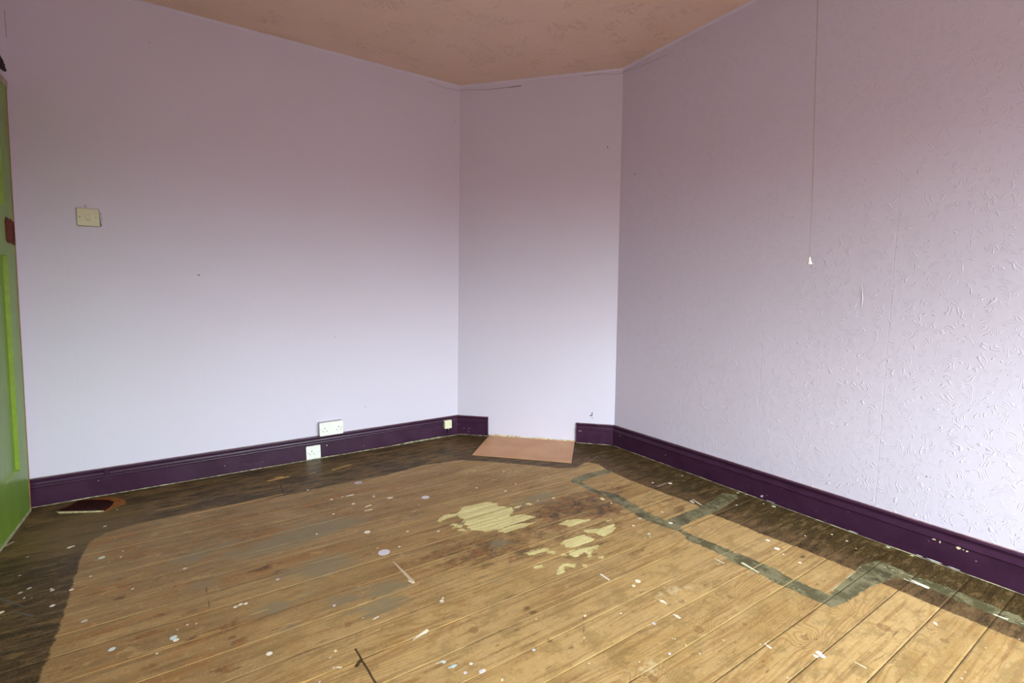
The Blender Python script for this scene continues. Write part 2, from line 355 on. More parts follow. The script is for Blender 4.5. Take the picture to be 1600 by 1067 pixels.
SPLAT = [[-1.807,-1.353,0.0234,0.66,0.61,0.74],[-1.454,-0.948,0.0198,0.66,0.61,0.74],[-1.689,-0.564,0.0213,0.5,0.42,0.5],[-2.058,-1.59,0.0054,0.66,0.61,0.74],[-1.613,-2.121,0.0057,0.66,0.61,0.74],[-1.866,-0.71,0.0082,0.8,0.76,0.68],[-1.811,-0.708,0.0053,0.8,0.76,0.68],[-1.787,-0.824,0.0083,0.8,0.76,0.68],[-1.897,-0.886,0.0067,0.8,0.76,0.68],[-1.611,-0.856,0.0099,0.8,0.76,0.68],[-1.675,-0.796,0.0066,0.8,0.76,0.68],[-1.668,-0.772,0.0047,0.8,0.76,0.68],[-1.814,-1.148,0.0135,0.8,0.76,0.68],[-1.663,-1.239,0.0057,0.8,0.76,0.68],[-1.739,-1.344,0.0053,0.8,0.76,0.68],[-1.818,-1.305,0.0042,0.8,0.76,0.68],[-1.549,-1.313,0.0057,0.8,0.76,0.68],[-2.004,-1.045,0.0056,0.8,0.76,0.68],[-1.744,-1.766,0.0079,0.8,0.76,0.68],[-1.733,-1.752,0.0044,0.8,0.76,0.68],[-2.268,-1.713,0.0086,0.8,0.76,0.68],[-2.195,-1.322,0.0061,0.66,0.61,0.74],[-1.958,-1.728,0.0041,0.8,0.76,0.68],[-1.967,-1.73,0.0033,0.8,0.76,0.68],[-1.949,-1.727,0.0033,0.8,0.76,0.68],[-1.993,-1.706,0.0033,0.8,0.76,0.68],[-2.104,-1.807,0.0047,0.8,0.75,0.5],[-1.855,-2.02,0.0062,0.55,0.68,0.72],[-1.841,-2.049,0.0063,0.55,0.68,0.72],[-1.784,-2.108,0.0071,0.66,0.61,0.74],[-1.775,-2.108,0.0054,0.8,0.76,0.68],[-1.75,-2.165,0.0042,0.8,0.76,0.68],[-1.823,-2.088,0.0053,0.66,0.61,0.74],[-1.794,-2.068,0.0055,0.8,0.76,0.68],[-1.988,-1.855,0.0029,0.8,0.75,0.5],[-2.123,-1.825,0.0037,0.55,0.68,0.72],[-1.093,-2.052,0.0105,0.8,0.76,0.68],[-1.127,-2.063,0.0069,0.8,0.75,0.5],[-1.384,-2.09,0.0054,0.8,0.76,0.68],[-1.454,-2.164,0.0035,0.8,0.76,0.68],[-1.133,-2.253,0.0054,0.8,0.76,0.68],[-1.224,-2.238,0.0065,0.66,0.61,0.74],[-1.111,-2.177,0.0066,0.8,0.76,0.68],[-1.22,-2.355,0.0031,0.8,0.75,0.5],[-1.388,-2.324,0.0033,0.8,0.76,0.68],[-1.215,-2.398,0.0032,0.8,0.76,0.68],[-1.289,-2.35,0.0049,0.66,0.61,0.74],[-1.277,-2.145,0.0042,0.8,0.76,0.68],[-1.527,-2.016,0.0033,0.8,0.76,0.68],[-2.758,-0.782,0.0112,0.55,0.66,0.6],[-2.881,-0.61,0.009,0.8,0.76,0.68],[-2.87,-0.605,0.0053,0.8,0.76,0.68],[-2.849,-1.076,0.0073,0.8,0.76,0.68],[-2.814,-0.994,0.0068,0.8,0.76,0.68],[-2.745,-1.235,0.0082,0.5,0.47,0.42],[-2.654,-1.441,0.0087,0.55,0.68,0.72],[-2.504,-1.481,0.0098,0.55,0.68,0.72],[-2.497,-1.498,0.0077,0.8,0.76,0.68],[-2.481,-1.053,0.0073,0.6,0.5,0.45],[-2.542,-1.534,0.0048,0.7,0.6,0.5],[-2.336,-1.418,0.0064,0.8,0.76,0.68],[-2.32,-1.412,0.0065,0.8,0.76,0.68],[-2.305,-1.417,0.0065,0.8,0.76,0.68],[-2.772,-0.924,0.0047,0.8,0.76,0.68],[-2.634,-1.106,0.0055,0.6,0.55,0.45],[-2.695,-0.817,0.0046,0.8,0.76,0.68],[-2.694,-0.766,0.0042,0.8,0.76,0.68],[-2.96,-0.921,0.0067,0.5,0.48,0.44],[-2.941,-0.902,0.0068,0.5,0.48,0.44],[-2.87,-0.962,0.0059,0.8,0.76,0.68],[-2.875,-0.949,0.0045,0.8,0.76,0.68],[-2.982,-1.032,0.0084,0.8,0.75,0.5],[-2.993,-0.775,0.0048,0.6,0.58,0.5],[-3.005,-0.616,0.0051,0.6,0.55,0.45],[-2.804,-0.25,0.0031,0.8,0.75,0.5],[-2.764,-0.268,0.0047,0.8,0.75,0.5],[-2.787,-0.454,0.0069,0.8,0.75,0.5],[-2.94,-0.968,0.004,0.8,0.76,0.68],[-2.918,-0.982,0.0035,0.8,0.76,0.68],[-2.469,-1.436,0.0041,0.8,0.76,0.68],[-2.445,-1.444,0.0033,0.8,0.76,0.68],[-2.495,-1.446,0.0028,0.8,0.76,0.68],[-0.436,-2.208,0.0111,0.8,0.76,0.68],[-0.466,-2.314,0.0065,0.8,0.76,0.68],[-0.459,-2.246,0.0047,0.8,0.76,0.68],[-0.466,-2.728,0.0053,0.8,0.76,0.68],[-0.474,-2.733,0.0037,0.8,0.76,0.68],[-0.919,-2.588,0.0086,0.8,0.76,0.68],[-0.924,-2.599,0.0084,0.8,0.76,0.68],[-0.94,-2.589,0.0065,0.8,0.76,0.68],[-0.784,-1.835,0.0067,0.55,0.68,0.72],[-0.797,-1.854,0.0044,0.55,0.68,0.72],[-0.621,-1.821,0.01,0.8,0.76,0.68],[-0.783,-1.745,0.007,0.8,0.75,0.5],[-0.4,-2.15,0.0093,0.8,0.76,0.68],[-0.239,-1.512,0.0114,0.8,0.76,0.68],[-0.313,-1.454,0.0071,0.8,0.76,0.68],[-0.34,-1.724,0.0078,0.8,0.76,0.68],[-0.345,-1.739,0.0065,0.8,0.76,0.68],[-0.047,-1.985,0.0095,0.6,0.75,0.6],[-0.022,-1.827,0.0067,0.8,0.75,0.5],[-0.044,-1.793,0.0068,0.7,0.65,0.6],[-0.086,-1.475,0.0059,0.8,0.76,0.68],[-0.705,-1.713,0.009,0.45,0.5,0.42],[-0.188,-1.876,0.0051,0.8,0.76,0.68],[-0.698,-1.519,0.0051,0.8,0.76,0.68],[-0.701,-1.463,0.0098,0.8,0.75,0.5],[-0.06,-1.941,0.0048,0.8,0.76,0.68],[-0.114,-2.276,0.005,0.8,0.76,0.68],[-0.035,-2.455,0.008,0.55,0.65,0.45],[-0.032,-2.534,0.0067,0.6,0.6,0.3],[-0.159,-2.387,0.004,0.9,0.6,0.4],[-0.122,-2.337,0.0055,0.8,0.76,0.68],[-0.225,-2.218,0.0042,0.8,0.76,0.68],[-1.064,-1.104,0.0068,0.8,0.76,0.68],[-0.965,-1.054,0.0057,0.8,0.75,0.5],[-0.923,-0.863,0.006,0.8,0.76,0.68],[-1.172,-0.983,0.0069,0.7,0.62,0.5],[-0.991,-1.294,0.0052,0.8,0.76,0.68],[-1.517,-1.016,0.0048,0.6,0.45,0.4],[-0.692,-2.848,0.0035,0.8,0.76,0.68],[-0.654,-2.847,0.0027,0.8,0.76,0.68],[-0.48,-2.849,0.0027,0.8,0.76,0.68],[-0.343,-2.894,0.0031,0.8,0.76,0.68],[-0.904,-1.314,0.0073,0.8,0.75,0.5],[-2.167,-1.901,0.0035,0.66,0.61,0.74],[-1.091,-2.586,0.0035,0.8,0.76,0.68],[-1.107,-2.403,0.0035,0.7,0.62,0.5],[-1.512,-2.249,0.0036,0.8,0.75,0.5],[-0.824,-1.849,0.0039,0.8,0.75,0.5],[-0.563,-1.726,0.0062,0.8,0.76,0.68]]
STROKE = [[-1.799,-1.437,-1.784,-1.604,0.0023,0.0065,0.55,0.45,0.33],[-1.798,-1.59,-1.785,-1.612,0.0023,0.0061,0.8,0.72,0.6],[-1.897,-1.889,-1.845,-1.873,0.0029,0.0068,0.82,0.74,0.6],[-1.793,-0.711,-1.76,-0.712,0.004,0.0067,0.8,0.76,0.68],[-1.747,-0.893,-1.719,-0.885,0.0038,0.0057,0.8,0.75,0.5],[-1.762,-0.933,-1.732,-0.936,0.0037,0.0056,0.8,0.75,0.5],[-1.625,-0.856,-1.598,-0.855,0.0033,0.0059,0.8,0.76,0.68],[-2.124,-1.87,-2.106,-1.879,0.0025,0.0029,0.8,0.76,0.68],[-1.883,-2.013,-1.856,-2.014,0.0018,0.0027,0.8,0.76,0.68],[-1.856,-2.047,-1.833,-2.049,0.0022,0.0043,0.55,0.68,0.72],[-1.176,-1.946,-1.176,-1.989,0.0048,0.0038,0.7,0.65,0.58],[-0.255,-2.578,-0.253,-2.649,0.0019,0.0028,0.8,0.76,0.68],[-0.241,-2.596,-0.249,-2.642,0.0035,0.0097,0.8,0.76,0.68],[-0.251,-2.819,-0.247,-2.848,0.0032,0.0046,0.75,0.74,0.6],[-0.239,-2.85,-0.235,-2.885,0.0012,0.0016,0.6,0.62,0.5],[-0.871,-2.66,-0.87,-2.687,0.0018,0.0029,0.8,0.75,0.5],[-1.016,-2.478,-1.018,-2.499,0.0019,0.0042,0.8,0.7,0.62],[-0.658,-2.194,-0.667,-2.261,0.0065,0.0039,0.66,0.66,0.48],[-0.719,-2.111,-0.721,-2.153,0.002,0.0025,0.8,0.76,0.68],[-1.137,-2.243,-1.133,-2.265,0.0029,0.0042,0.8,0.76,0.68],[-1.114,-2.167,-1.11,-2.19,0.0031,0.0044,0.8,0.76,0.68],[-1.243,-2.298,-1.225,-2.32,0.0016,0.002,0.7,0.65,0.55],[-3.118,-0.468,-3.087,-0.421,0.0053,0.0038,0.45,0.42,0.32],[-3.009,-0.927,-2.912,-1.051,0.0044,0.0021,0.1,0.09,0.075],[-2.951,-1.045,-2.889,-1.112,0.0021,0.0042,0.1,0.09,0.075],[-1.946,-0.513,-1.942,-0.526,0.0034,0.0034,0.8,0.76,0.68],[-0.703,-2.232,-0.643,-2.422,0.0012,0.0011,0.62,0.62,0.5],[-0.228,-2.494,-0.204,-2.616,0.0015,0.0014,0.62,0.62,0.5],[-0.606,-2.468,-0.296,-2.456,0.0013,0.002,0.5,0.53,0.42],[-0.138,-2.634,-0.205,-2.706,0.001,0.0009,0.3,0.3,0.2],[-1.044,-2.473,-0.992,-2.481,0.001,0.001,0.8,0.76,0.68],[-0.315,-1.713,-0.336,-1.78,0.0026,0.0032,0.8,0.76,0.68],[-0.752,-2.144,-0.702,-2.149,0.0012,0.0015,0.75,0.75,0.6],[-0.499,-1.049,-0.254,-0.957,0.0019,0.0021,0.3,0.27,0.2],[-1.199,-2.203,-1.188,-2.229,0.001,0.001,0.7,0.66,0.55],[-0.26,-1.499,-0.332,-1.505,0.0071,0.007,0.25,0.19,0.15]]
FRESH = [[-2.503,-0.526,-2.054,-0.503,0.0045],[-2.608,-0.386,-2.482,-0.383,0.003],[-2.203,-1.88,-2.057,-1.889,0.004],[-2.315,-1.876,-2.203,-1.878,0.004],[-2.057,-1.889,-1.897,-1.889,0.0015],[-1.762,-0.284,-1.649,-0.254,0.006],[-2.102,-0.265,-2.003,-0.261,0.008],[-1.897,-0.282,-1.856,-0.272,0.004],[-2.059,-0.236,-2.031,-0.243,0.008],[-2.3,-1.491,-2.244,-1.489,0.0018],[-2.44,-1.516,-2.382,-1.517,0.002],[-2.61,-1.511,-2.473,-1.517,0.002],[-2.021,-1.637,-1.341,-1.59,0.0015],[-1.804,-1.879,-1.537,-1.888,0.0015],[-1.005,-1.732,-1.216,-1.731,0.001]]
CUT = [[-2.053,-1.829,-2.041,-2.001,0.0032],[-2.056,-0.359,-2.058,-0.529,0.003],[-2.056,-1.886,-2.068,-1.898,0.006],[-2.517,-1.108,-2.503,-1.227,0.0012],[-2.419,-1.177,-2.408,-1.39,0.0015],[-1.362,-2.058,-1.472,-2.182,0.001],[-0.183,-0.646,-0.494,-0.972,0.0045],[-0.502,-0.981,-0.949,-0.524,0.002]]
SCUFF = [[-1.033,-2.155,0.0364,0.9],[-1.085,-2.156,0.0313,0.7],[-0.972,-2.177,0.0206,0.8],[-1.064,-2.212,0.0263,0.6],[-1.374,-2.35,0.0471,0.7],[-1.303,-2.276,0.0583,0.4],[-0.717,-2.253,0.0335,0.5],[-1.156,-2.371,0.0389,0.3],[-1.119,-2.31,0.0326,0.5],[-0.979,-2.365,0.0291,0.3],[-0.926,-2.471,0.036,0.3],[-1.872,-1.879,0.0355,0.5],[-1.824,-1.789,0.0252,0.4],[-1.777,-1.882,0.0407,0.2],[-1.446,-2.344,0.0318,0.4],[-0.817,-2.74,0.0535,0.2],[-1.032,-2.573,0.0471,0.2],[-1.862,-1.879,0.0158,0.6],[-1.314,-1.964,0.0456,0.3],[-1.052,-0.73,0.115,0.55],[-0.888,-0.898,0.1281,0.5],[-0.771,-1.056,0.0956,0.4],[-1.213,-0.712,0.0897,0.4],[-1.033,-0.921,0.0945,0.4],[-1.254,-0.624,0.0761,0.35],[-1.874,-0.477,0.0704,0.3],[-2.83,-0.673,0.0522,0.2],[-3.01,-0.432,0.0823,0.3]]
HEARTH = [[-0.633,-0.2],[-0.191,-0.649],[-0.491,-0.968],[-0.937,-0.502]]
OFF_DARK = [[-3.002,-0.152],[-2.96,-0.101],[-2.938,-0.05],[-2.907,-0.057],[-2.816,-0.116],[-2.788,-0.158],[-2.789,-0.191],[-2.797,-0.222],[-2.814,-0.261]]
OFF_ORANGE = [[-2.94,-0.04],[-2.897,-0.043],[-2.849,-0.051],[-2.801,-0.082],[-2.761,-0.125],[-2.738,-0.179],[-2.74,-0.211],[-2.772,-0.234],[-2.811,-0.273],[-2.838,-0.253]]
OFF_EDGE = [[-3.001,-0.153],[-2.814,-0.261],[-2.814,-0.269],[-2.901,-0.221],[-2.988,-0.176]]

# ---------------------------------------------------------------- room shell
H = 2.5
C1b, C1t = Vector((-0.7923, 0, 0)), Vector((-0.7593, -0.0217, H))
C2b, C2t = Vector((0, -0.8438, 0)), Vector((0.0, -0.8449, H))
XW, XWt = -3.110, -3.041
YS = -5.20
slab('wall_left', [(XW - .15, 0, -.05), (C1b.x, 0, -.05), (C1t.x, C1t.y, H + .0), (XWt - .15, C1t.y, H + .0)], (0, 0.12, 0), M_LEFT)
slab('wall_chimney', [(C1b.x, 0, -.05), (0, C2b.y, -.05), tuple(C2t), tuple(C1t)], (0.12, 0.12, 0), M_DIAG)
slab('wall_right', [(0, C2b.y, -.05), (0, YS - .1, -.05), (0, YS - .1, H), (0, C2t.y, H)], (0.12, 0, 0), M_RIGHT)
slab('wall_door_side', [(XW - .017, YS - .1, -.05), (XW - .017, 0.05, -.05), (XWt - .017, 0.05, H), (XWt - .017, YS - .1, H)], (-0.12, 0, 0), M_LEFT)
slab('ceiling', [(XW - .2, YS - .2, H), (0.2, YS - .2, H), (0.2, .2, H), (XW - .2, .2, H)], (0, 0, .1), M_CEIL)
# wall with the window, behind the camera
def window_wall():
    bm = bmesh.new()
    X0, X1 = XW - .2, 0.15
    def box(x0, x1, z0, z1):
        vs = bmesh.ops.create_cube(bm, size=1.0)['verts']
        for v in vs:
            v.co = Vector(((x0 + x1) / 2 + v.co.x * (x1 - x0), YS - .06 + v.co.y * .12, (z0 + z1) / 2 + v.co.z * (z1 - z0)))
    box(X0, WIN['x0'], -.05, H + .05); box(WIN['x1'], X1, -.05, H + .05)
    box(WIN['x0'], WIN['x1'], -.05, WIN['z0']); box(WIN['x0'], WIN['x1'], WIN['z1'], H + .05)
    o = from_bm('wall_window', bm, M_LEFT)
    o['kind'] = 'structure'
window_wall()

# small plaster fillet where the walls meet the ceiling
def fillet(name, A, B, nA, s=0.012):
    bm = bmesh.new()
    n_ = Vector(nA)
    p = []
    for Q in (A, B):
        Q = Vector(Q)
        p.append([bm.verts.new(Q + n_ * -0.004 + Vector((0, 0, -s * 1.3))), bm.verts.new(Q + n_ * s * .35 + Vector((0, 0, -s * .4))), bm.verts.new(Q + n_ * s + Vector((0, 0, .002))), bm.verts.new(Q + n_ * -0.004 + Vector((0, 0, .002)))])
    for i in range(4):
        j = (i + 1) % 4
        bm.faces.new((p[0][i], p[0][j], p[1][j], p[1][i]))
    bm.faces.new(p[0]); bm.faces.new(p[1][::-1])
    o = from_bm(name, bm, M_LEFT)
    o['kind'] = 'structure'
nD = Vector((C2t.y - C1t.y, -(C2t.x - C1t.x), 0)).normalized()
if nD.dot(Vector((-1, -1, 0))) < 0: nD = -nD
fillet('trim_1', (XWt, C1t.y, H), (C1t.x, C1t.y, H), (0, -1, 0))
fillet('trim_2', C1t, C2t, nD)
fillet('trim_3', C2t, (0, YS, H), (-1, 0, 0))

# ---------------------------------------------------------------- floor: boards with real grooves, stains carried as surface data
def build_floor():
    rng = np.random.default_rng(5)
    seams = [-0.125, -0.25, -0.372, -0.492, -0.608, -0.722, -0.835, -0.95, -1.065, -1.17, -1.282, -1.392, -1.525, -1.636, -1.762, -1.882, -2.0, -2.115, -2.236, -2.36, -2.485, -2.595, -2.712, -2.828, -2.945, -3.065, -3.2, -3.35, -3.5, -3.65, -3.8]
    step = 0.005
    ys = list(np.arange(-3.1, 0.0301, step))
    ys = [y for y in ys if all(abs(y - s) > 0.0032 for s in seams)]
    for s in seams:
        if s > -3.12: ys += [s - 0.0016, s - 0.0006, s + 0.0006, s + 0.0016]
    ys = sorted(set([-5.35, -4.9, -4.4, -3.8, -3.5, -3.2] + ys))
    xs = np.array([-3.35] + list(np.arange(-3.2, 0.031, step)) + [0.15])
    ys = np.array(ys)
    X, Y = np.meshgrid(xs, ys)
    ny, nx = X.shape
    sa = np.array(seams)
    sd = np.min(np.abs(Y[:, :, None][:, :1] - sa), axis=2)
    sd = np.repeat(sd, nx, axis=1)
    bidx = np.searchsorted(np.sort(sa), Y[:, 0])
    brnd = rng.random(len(seams) + 2)[bidx]
    BR = np.repeat(brnd[:, None], nx, axis=1)
    Z = np.where(sd < 0.0008, -0.0005, 0.0)
    BIG = 0.3
    def poly_sd(poly):
        P = np.array(poly)
        out = np.full(X.shape, -BIG)
        x0, y0 = P.min(0) - BIG; x1, y1 = P.max(0) + BIG
        j0, j1 = np.searchsorted(xs, [x0, x1]); i0, i1 = np.searchsorted(ys, [y0, y1])
        x = X[i0:i1, j0:j1]; y = Y[i0:i1, j0:j1]
        d = np.full(x.shape, 1e9); ins = np.zeros(x.shape, bool)
        n = len(P)
        for k in range(n):
            ax, ay = P[k]; bx, by = P[(k + 1) % n]
            ex, ey = bx - ax, by - ay
            t = np.clip(((x - ax) * ex + (y - ay) * ey) / (ex * ex + ey * ey + 1e-12), 0, 1)
            d = np.minimum(d, np.hypot(x - ax - t * ex, y - ay - t * ey))
            if abs(by - ay) > 1e-9:
                c = ((ay > y) != (by > y)) & (x < (bx - ax) * (y - ay) / (by - ay) + ax)
                ins ^= c
        out[i0:i1, j0:j1] = np.where(ins, d, -d)
        return out
    def cap_local(F_, ax, ay, r0, bx, by, r1, pad=0.03, extra=None):
        m = max(r0, r1) + pad
        j0, j1 = np.searchsorted(xs, [min(ax, bx) - m, max(ax, bx) + m]); i0, i1 = np.searchsorted(ys, [min(ay, by) - m, max(ay, by) + m])
        if i1 <= i0 or j1 <= j0: return None
        x = X[i0:i1, j0:j1]; y = Y[i0:i1, j0:j1]
        ex, ey = bx - ax, by - ay
        t = np.clip(((x - ax) * ex + (y - ay) * ey) / (ex * ex + ey * ey + 1e-12), 0, 1)
        v = (r0 + (r1 - r0) * t) - np.hypot(x - ax - t * ex, y - ay - t * ey)
        sl = (slice(i0, i1), slice(j0, j1))
        F_[sl] = np.maximum(F_[sl], v)
        return sl, v
    pale = poly_sd(PALE)
    grey = np.full(X.shape, -BIG)
    for p in GREY_POLY: grey = np.maximum(grey, poly_sd(p))
    for ln in GREY_LINE:
        for a, b in zip(ln, ln[1:]): cap_local(grey, *a, *b, pad=0.1)
    yel = np.full(X.shape, -BIG)
    for p in YELLOW: yel = np.maximum(yel, poly_sd(p))
    def soft(items):
        S = np.zeros(X.shape)
        for cx, cy, r, a in items:
            q = np.hypot((X - cx) / (r * 1.25), (Y - cy) / (r * 0.8))
            S = np.maximum(S, a * np.clip(1.25 - q * 0.75, 0, 1))
        return S
    wash = soft(WASH); stain = soft(STAIN); scuff = soft(SCUFF)
    dirty = np.zeros(X.shape)
    for cx, cy, rx, ry, a in [(-2.3, -0.8, 1.1, 0.75, .9), (-1.45, -0.85, 0.8, 0.42, .65), (-1.5, -1.25, 0.6, 0.35, .55), (-0.95, -1.25, 0.45, 0.4, .5), (-2.6, -1.5, 0.45, 0.6, .75), (-2.0, -1.4, 0.5, 0.3, .6), (-1.35, -1.95, .3, .12, .28)]:
        q = np.hypot((X - cx) / rx, (Y - cy) / ry)
        dirty = np.maximum(dirty, a * np.clip(1.4 - q, 0, 1))
    spl = np.full(X.shape, -BIG); col = np.ones(X.shape + (4,)) * .8
    def paint(ax, ay, r0, bx, by, r1, c):
        m = max(r0, r1) + .02
        tmp = np.full(X.shape, -BIG) if False else None
        j0, j1 = np.searchsorted(xs, [min(ax, bx) - m, max(ax, bx) + m]); i0, i1 = np.searchsorted(ys, [min(ay, by) - m, max(ay, by) + m])
        if i1 <= i0 or j1 <= j0: return
        x = X[i0:i1, j0:j1]; y = Y[i0:i1, j0:j1]
        ex, ey = bx - ax, by - ay
        t = np.clip(((x - ax) * ex + (y - ay) * ey) / (ex * ex + ey * ey + 1e-12), 0, 1)
        v = (r0 + (r1 - r0) * t) - np.hypot(x - ax - t * ex, y - ay - t * ey)
        s = spl[i0:i1, j0:j1]; k = v > s
        s[k] = v[k]; col[i0:i1, j0:j1][k] = (*c, 1)
    for x_, y_, r_, *c in SPLAT: paint(x_, y_, r_, x_, y_, r_, c)
    for a0, b0, a1, b1, r0, r1, *c in STROKE: paint(a0, b0, r0, a1, b1, r1, c)
    fresh = np.full(X.shape, -.05); cut = np.full(X.shape, -.05)
    for a0, b0, a1, b1, r in FRESH: cap_local(fresh, a0, b0, r, a1, b1, r)
    for a0, b0, a1, b1, r in CUT: cap_local(cut, a0, b0, r, a1, b1, r)
    knot = np.full(X.shape, -.2)
    for kx, ky, kr in KNOT: cap_local(knot, kx, ky, kr, kx, ky, kr, pad=.12)
    Z = np.where((cut > 0.0005) & (sd > .001), -0.001, Z)
    # gentle cupping of every board
    me = bpy.data.meshes.new('floor')
    nv = nx * ny
    me.vertices.add(nv)
    co = np.stack([X, Y, Z], -1).reshape(-1, 3)
    me.vertices.foreach_set('co', co.ravel())
    ii, jj = np.meshgrid(np.arange(ny - 1), np.arange(nx - 1), indexing='ij')
    a = (ii * nx + jj).ravel()
    quads = np.stack([a, a + 1, a + 1 + nx, a + nx], -1)
    me.loops.add(quads.size); me.polygons.add(len(quads))
    me.loops.foreach_set('vertex_index', quads.ravel())
    me.polygons.foreach_set('loop_start', np.arange(0, quads.size, 4))
    me.polygons.foreach_set('loop_total', np.full(len(quads), 4))
    me.update(calc_edges=True)
    def att(name, arr):
        t = me.attributes.new(name, 'FLOAT', 'POINT')
        t.data.foreach_set('value', arr.astype(np.float32).ravel())
    for nme, arr in dict(pale=pale, grey=grey, yellow=yel, wash=wash, stain=stain, scuff=scuff, dirty=dirty, splat=spl, fresh=fresh, cut=cut, knot=knot, seamd=sd, board=BR).items():
        att(nme, arr)
    t = me.attributes.new('splatcol', 'FLOAT_COLOR', 'POINT')
    t.data.foreach_set('color', col.astype(np.float32).ravel())
    o = link('floor', me, floor_material())
    o['kind'] = 'structure'
    return o

def floor_material():
    b = NB('worn_pine_floorboards')
    o = b.obj()
    A = b.attr
    board = A('board')
    cmb = b.n('ShaderNodeCombineXYZ')
    b.put(cmb.inputs[0], b.mul(board, 37.0)); b.put(cmb.inputs[1], b.mul(board, 11.0)); b.put(cmb.inputs[2], b.mul(board, 23.0))
    av = b.n('ShaderNodeVectorMath', operation='ADD')
    b.put(av.inputs[0], o); b.put(av.inputs[1], cmb.outputs[0])
    p = av.outputs[0]
    sep = b.n('ShaderNodeSeparateXYZ'); b.put(sep.inputs[0], o)
    # growth rings: contours of a slow field, squeezed along the board and bent round the knots
    kn = b.step(A('knot'), -0.09, 0.0)
    field = b.noise(b.scale(p, (0.9, 7.5, 1)), 1.0, 1.0, 0.4)
    fine = b.noise(b.scale(p, (3, 30, 1)), 1.0, 2)
    ring = b.add(b.add(b.mul(field, 120.0), b.mul(sep.outputs[1], 300.0)), b.add(b.mul(b.math('POWER', kn, 2.0), 22.0), b.mul(fine, 3.0)))
    g = b.step(b.math('SINE', ring), 0.1, 1.0)
    gmask = b.step(b.noise(b.scale(p, (1.2, 5, 1)), 1.3, 2), 0.35, 0.62, 0.2, 1.0)
    g = b.mul(g, gmask)
    def con(v, k): return b.math('ADD', b.mul(b.add(v, -0.5), k), 0.5, clamp=True)
    streak = con(b.noise(b.scale(p, (2.2, 55, 1)), 1.0, 4, 0.65), 1.6)
    blot = con(b.noise(b.scale(o, (1, 1.7, 1)), 4.5, 5, 0.62), 1.5)
    blot2 = con(b.noise(b.scale(o, (1, 2.4, 1)), 13, 5, 0.7), 1.5)
    grit = con(b.noise(o, 170, 3, 0.7), 1.6)
    wood = b.mix(board, (0.355, 0.222, 0.080), (0.480, 0.315, 0.135))
    wood = b.mix(b.mul(b.step(blot, 0.35, 0.65), .7), wood, (0.46, 0.31, 0.145))
    wood = b.mix(b.mul(g, 0.55), wood, (0.290, 0.139, 0.036))
    wood = b.mix(b.mul(b.step(streak, 0.50, 0.68), 0.52), wood, (0.238, 0.118, 0.040))
    wood = b.mix(b.mul(b.step(blot2, 0.58, 0.68), 0.30), wood, (0.264, 0.169, 0.066))
    # ground-in dirt over the older half of the floor
    dm = b.mul(A('dirty'), b.step(b.add(b.mul(blot, 0.5), b.mul(streak, 0.5)), 0.34, 0.6, 0.55, 1.0))
    wood = b.mix(dm, wood, b.mix(b.step(blot2, 0.4, 0.6), (0.167, 0.097, 0.038), (0.238, 0.139, 0.056)))
    orange = b.mul(A('dirty'), b.mul(b.step(b.noise(b.scale(o, (1, 3.0, 1)), 3.1, 5, .7), 0.50, 0.60), 0.60))
    wood = b.mix(orange, wood, (0.282, 0.114, 0.023))
    # brown burn-like stains
    edge = b.add(b.mul(b.add(blot2, -0.5), 1.3), b.mul(b.add(streak, -0.5), 0.6))
    sm = b.step(b.add(A('stain'), edge), 0.20, 0.58)
    wood = b.mix(b.mul(sm, b.step(A('stain'), 0.3, 0.85, 0.62, 0.92)), wood, b.mix(b.step(b.noise(o, 22, 5, .75), 0.44, 0.56), (0.055, 0.028, 0.012), (0.190, 0.080, 0.022)))
    kc = b.step(b.add(A('knot'), b.mul(b.add(blot2, -0.5), 0.01)), -0.003, 0.001)
    wood = b.mix(b.mul(kc, 0.5), wood, (0.176, 0.071, 0.023))
    # small dark pores and dashes, and a general uneven grime
    dash = b.noise(b.scale(p, (14, 75, 1)), 1.0, 2, 0.6)
    wood = b.mix(b.mul(b.step(dash, 0.66, 0.72), 0.6), wood, (0.13, 0.065, 0.020))
    mot = b.noise(b.scale(o, (1, 1.6, 1)), 9.5, 6, 0.72)
    wood = b.mix(b.mul(b.step(mot, 0.50, 0.60), 0.52), wood, (0.24, 0.155, 0.060))
    wood = b.mix(b.mul(b.step(mot, 0.44, 0.34), 0.28), wood, (0.62, 0.44, 0.20))
    fle = b.noise(o, 95, 4, 0.75)
    wood = b.mix(b.mul(b.step(fle, 0.57, 0.66), 0.30), wood, (0.66, 0.50, 0.30))
    wood = b.mix(b.mul(b.step(fle, 0.42, 0.33), 0.34), wood, (0.14, 0.075, 0.028))
    # pale scuffing
    sc = b.step(b.add(A('scuff'), b.mul(b.add(b.noise(o, 38, 4, .7), -0.5), 2.4)), 0.45, 0.95)
    wood = b.mix(b.mul(sc, 0.55), wood, (0.581, 0.472, 0.290))
    # grey wash
    wm = b.step(b.add(A('wash'), b.add(b.mul(b.add(blot2, -0.5), 0.9), b.mul(b.add(streak, -.5), .6))), 0.22, 0.62)
    wood = b.mix(b.mul(wm, 0.72), wood, (0.215, 0.178, 0.108))
    # dark varnish border outside the pale field
    pe = b.add(A('pale'), b.add(b.mul(b.add(b.noise(o, 16, 4, .6), -0.5), 0.022), b.mul(b.add(streak, -0.5), 0.014)))
    dk = b.step(pe, -0.004, 0.004, 1.0, 0.0)
    deep = b.step(A('pale'), -0.06, -0.17)
    right = b.step(sep.outputs[0], -1.1, -0.7)
    dcol = b.mix(b.mul(deep, right), (0.092, 0.051, 0.024), (0.035, 0.023, 0.009))
    leftd = b.mix(b.step(b.add(b.mul(blot, .5), b.mul(streak, .5)), 0.42, 0.55), (0.036, 0.022, 0.009), (0.165, 0.100, 0.042))
    dcol = b.mix(right, leftd, dcol)
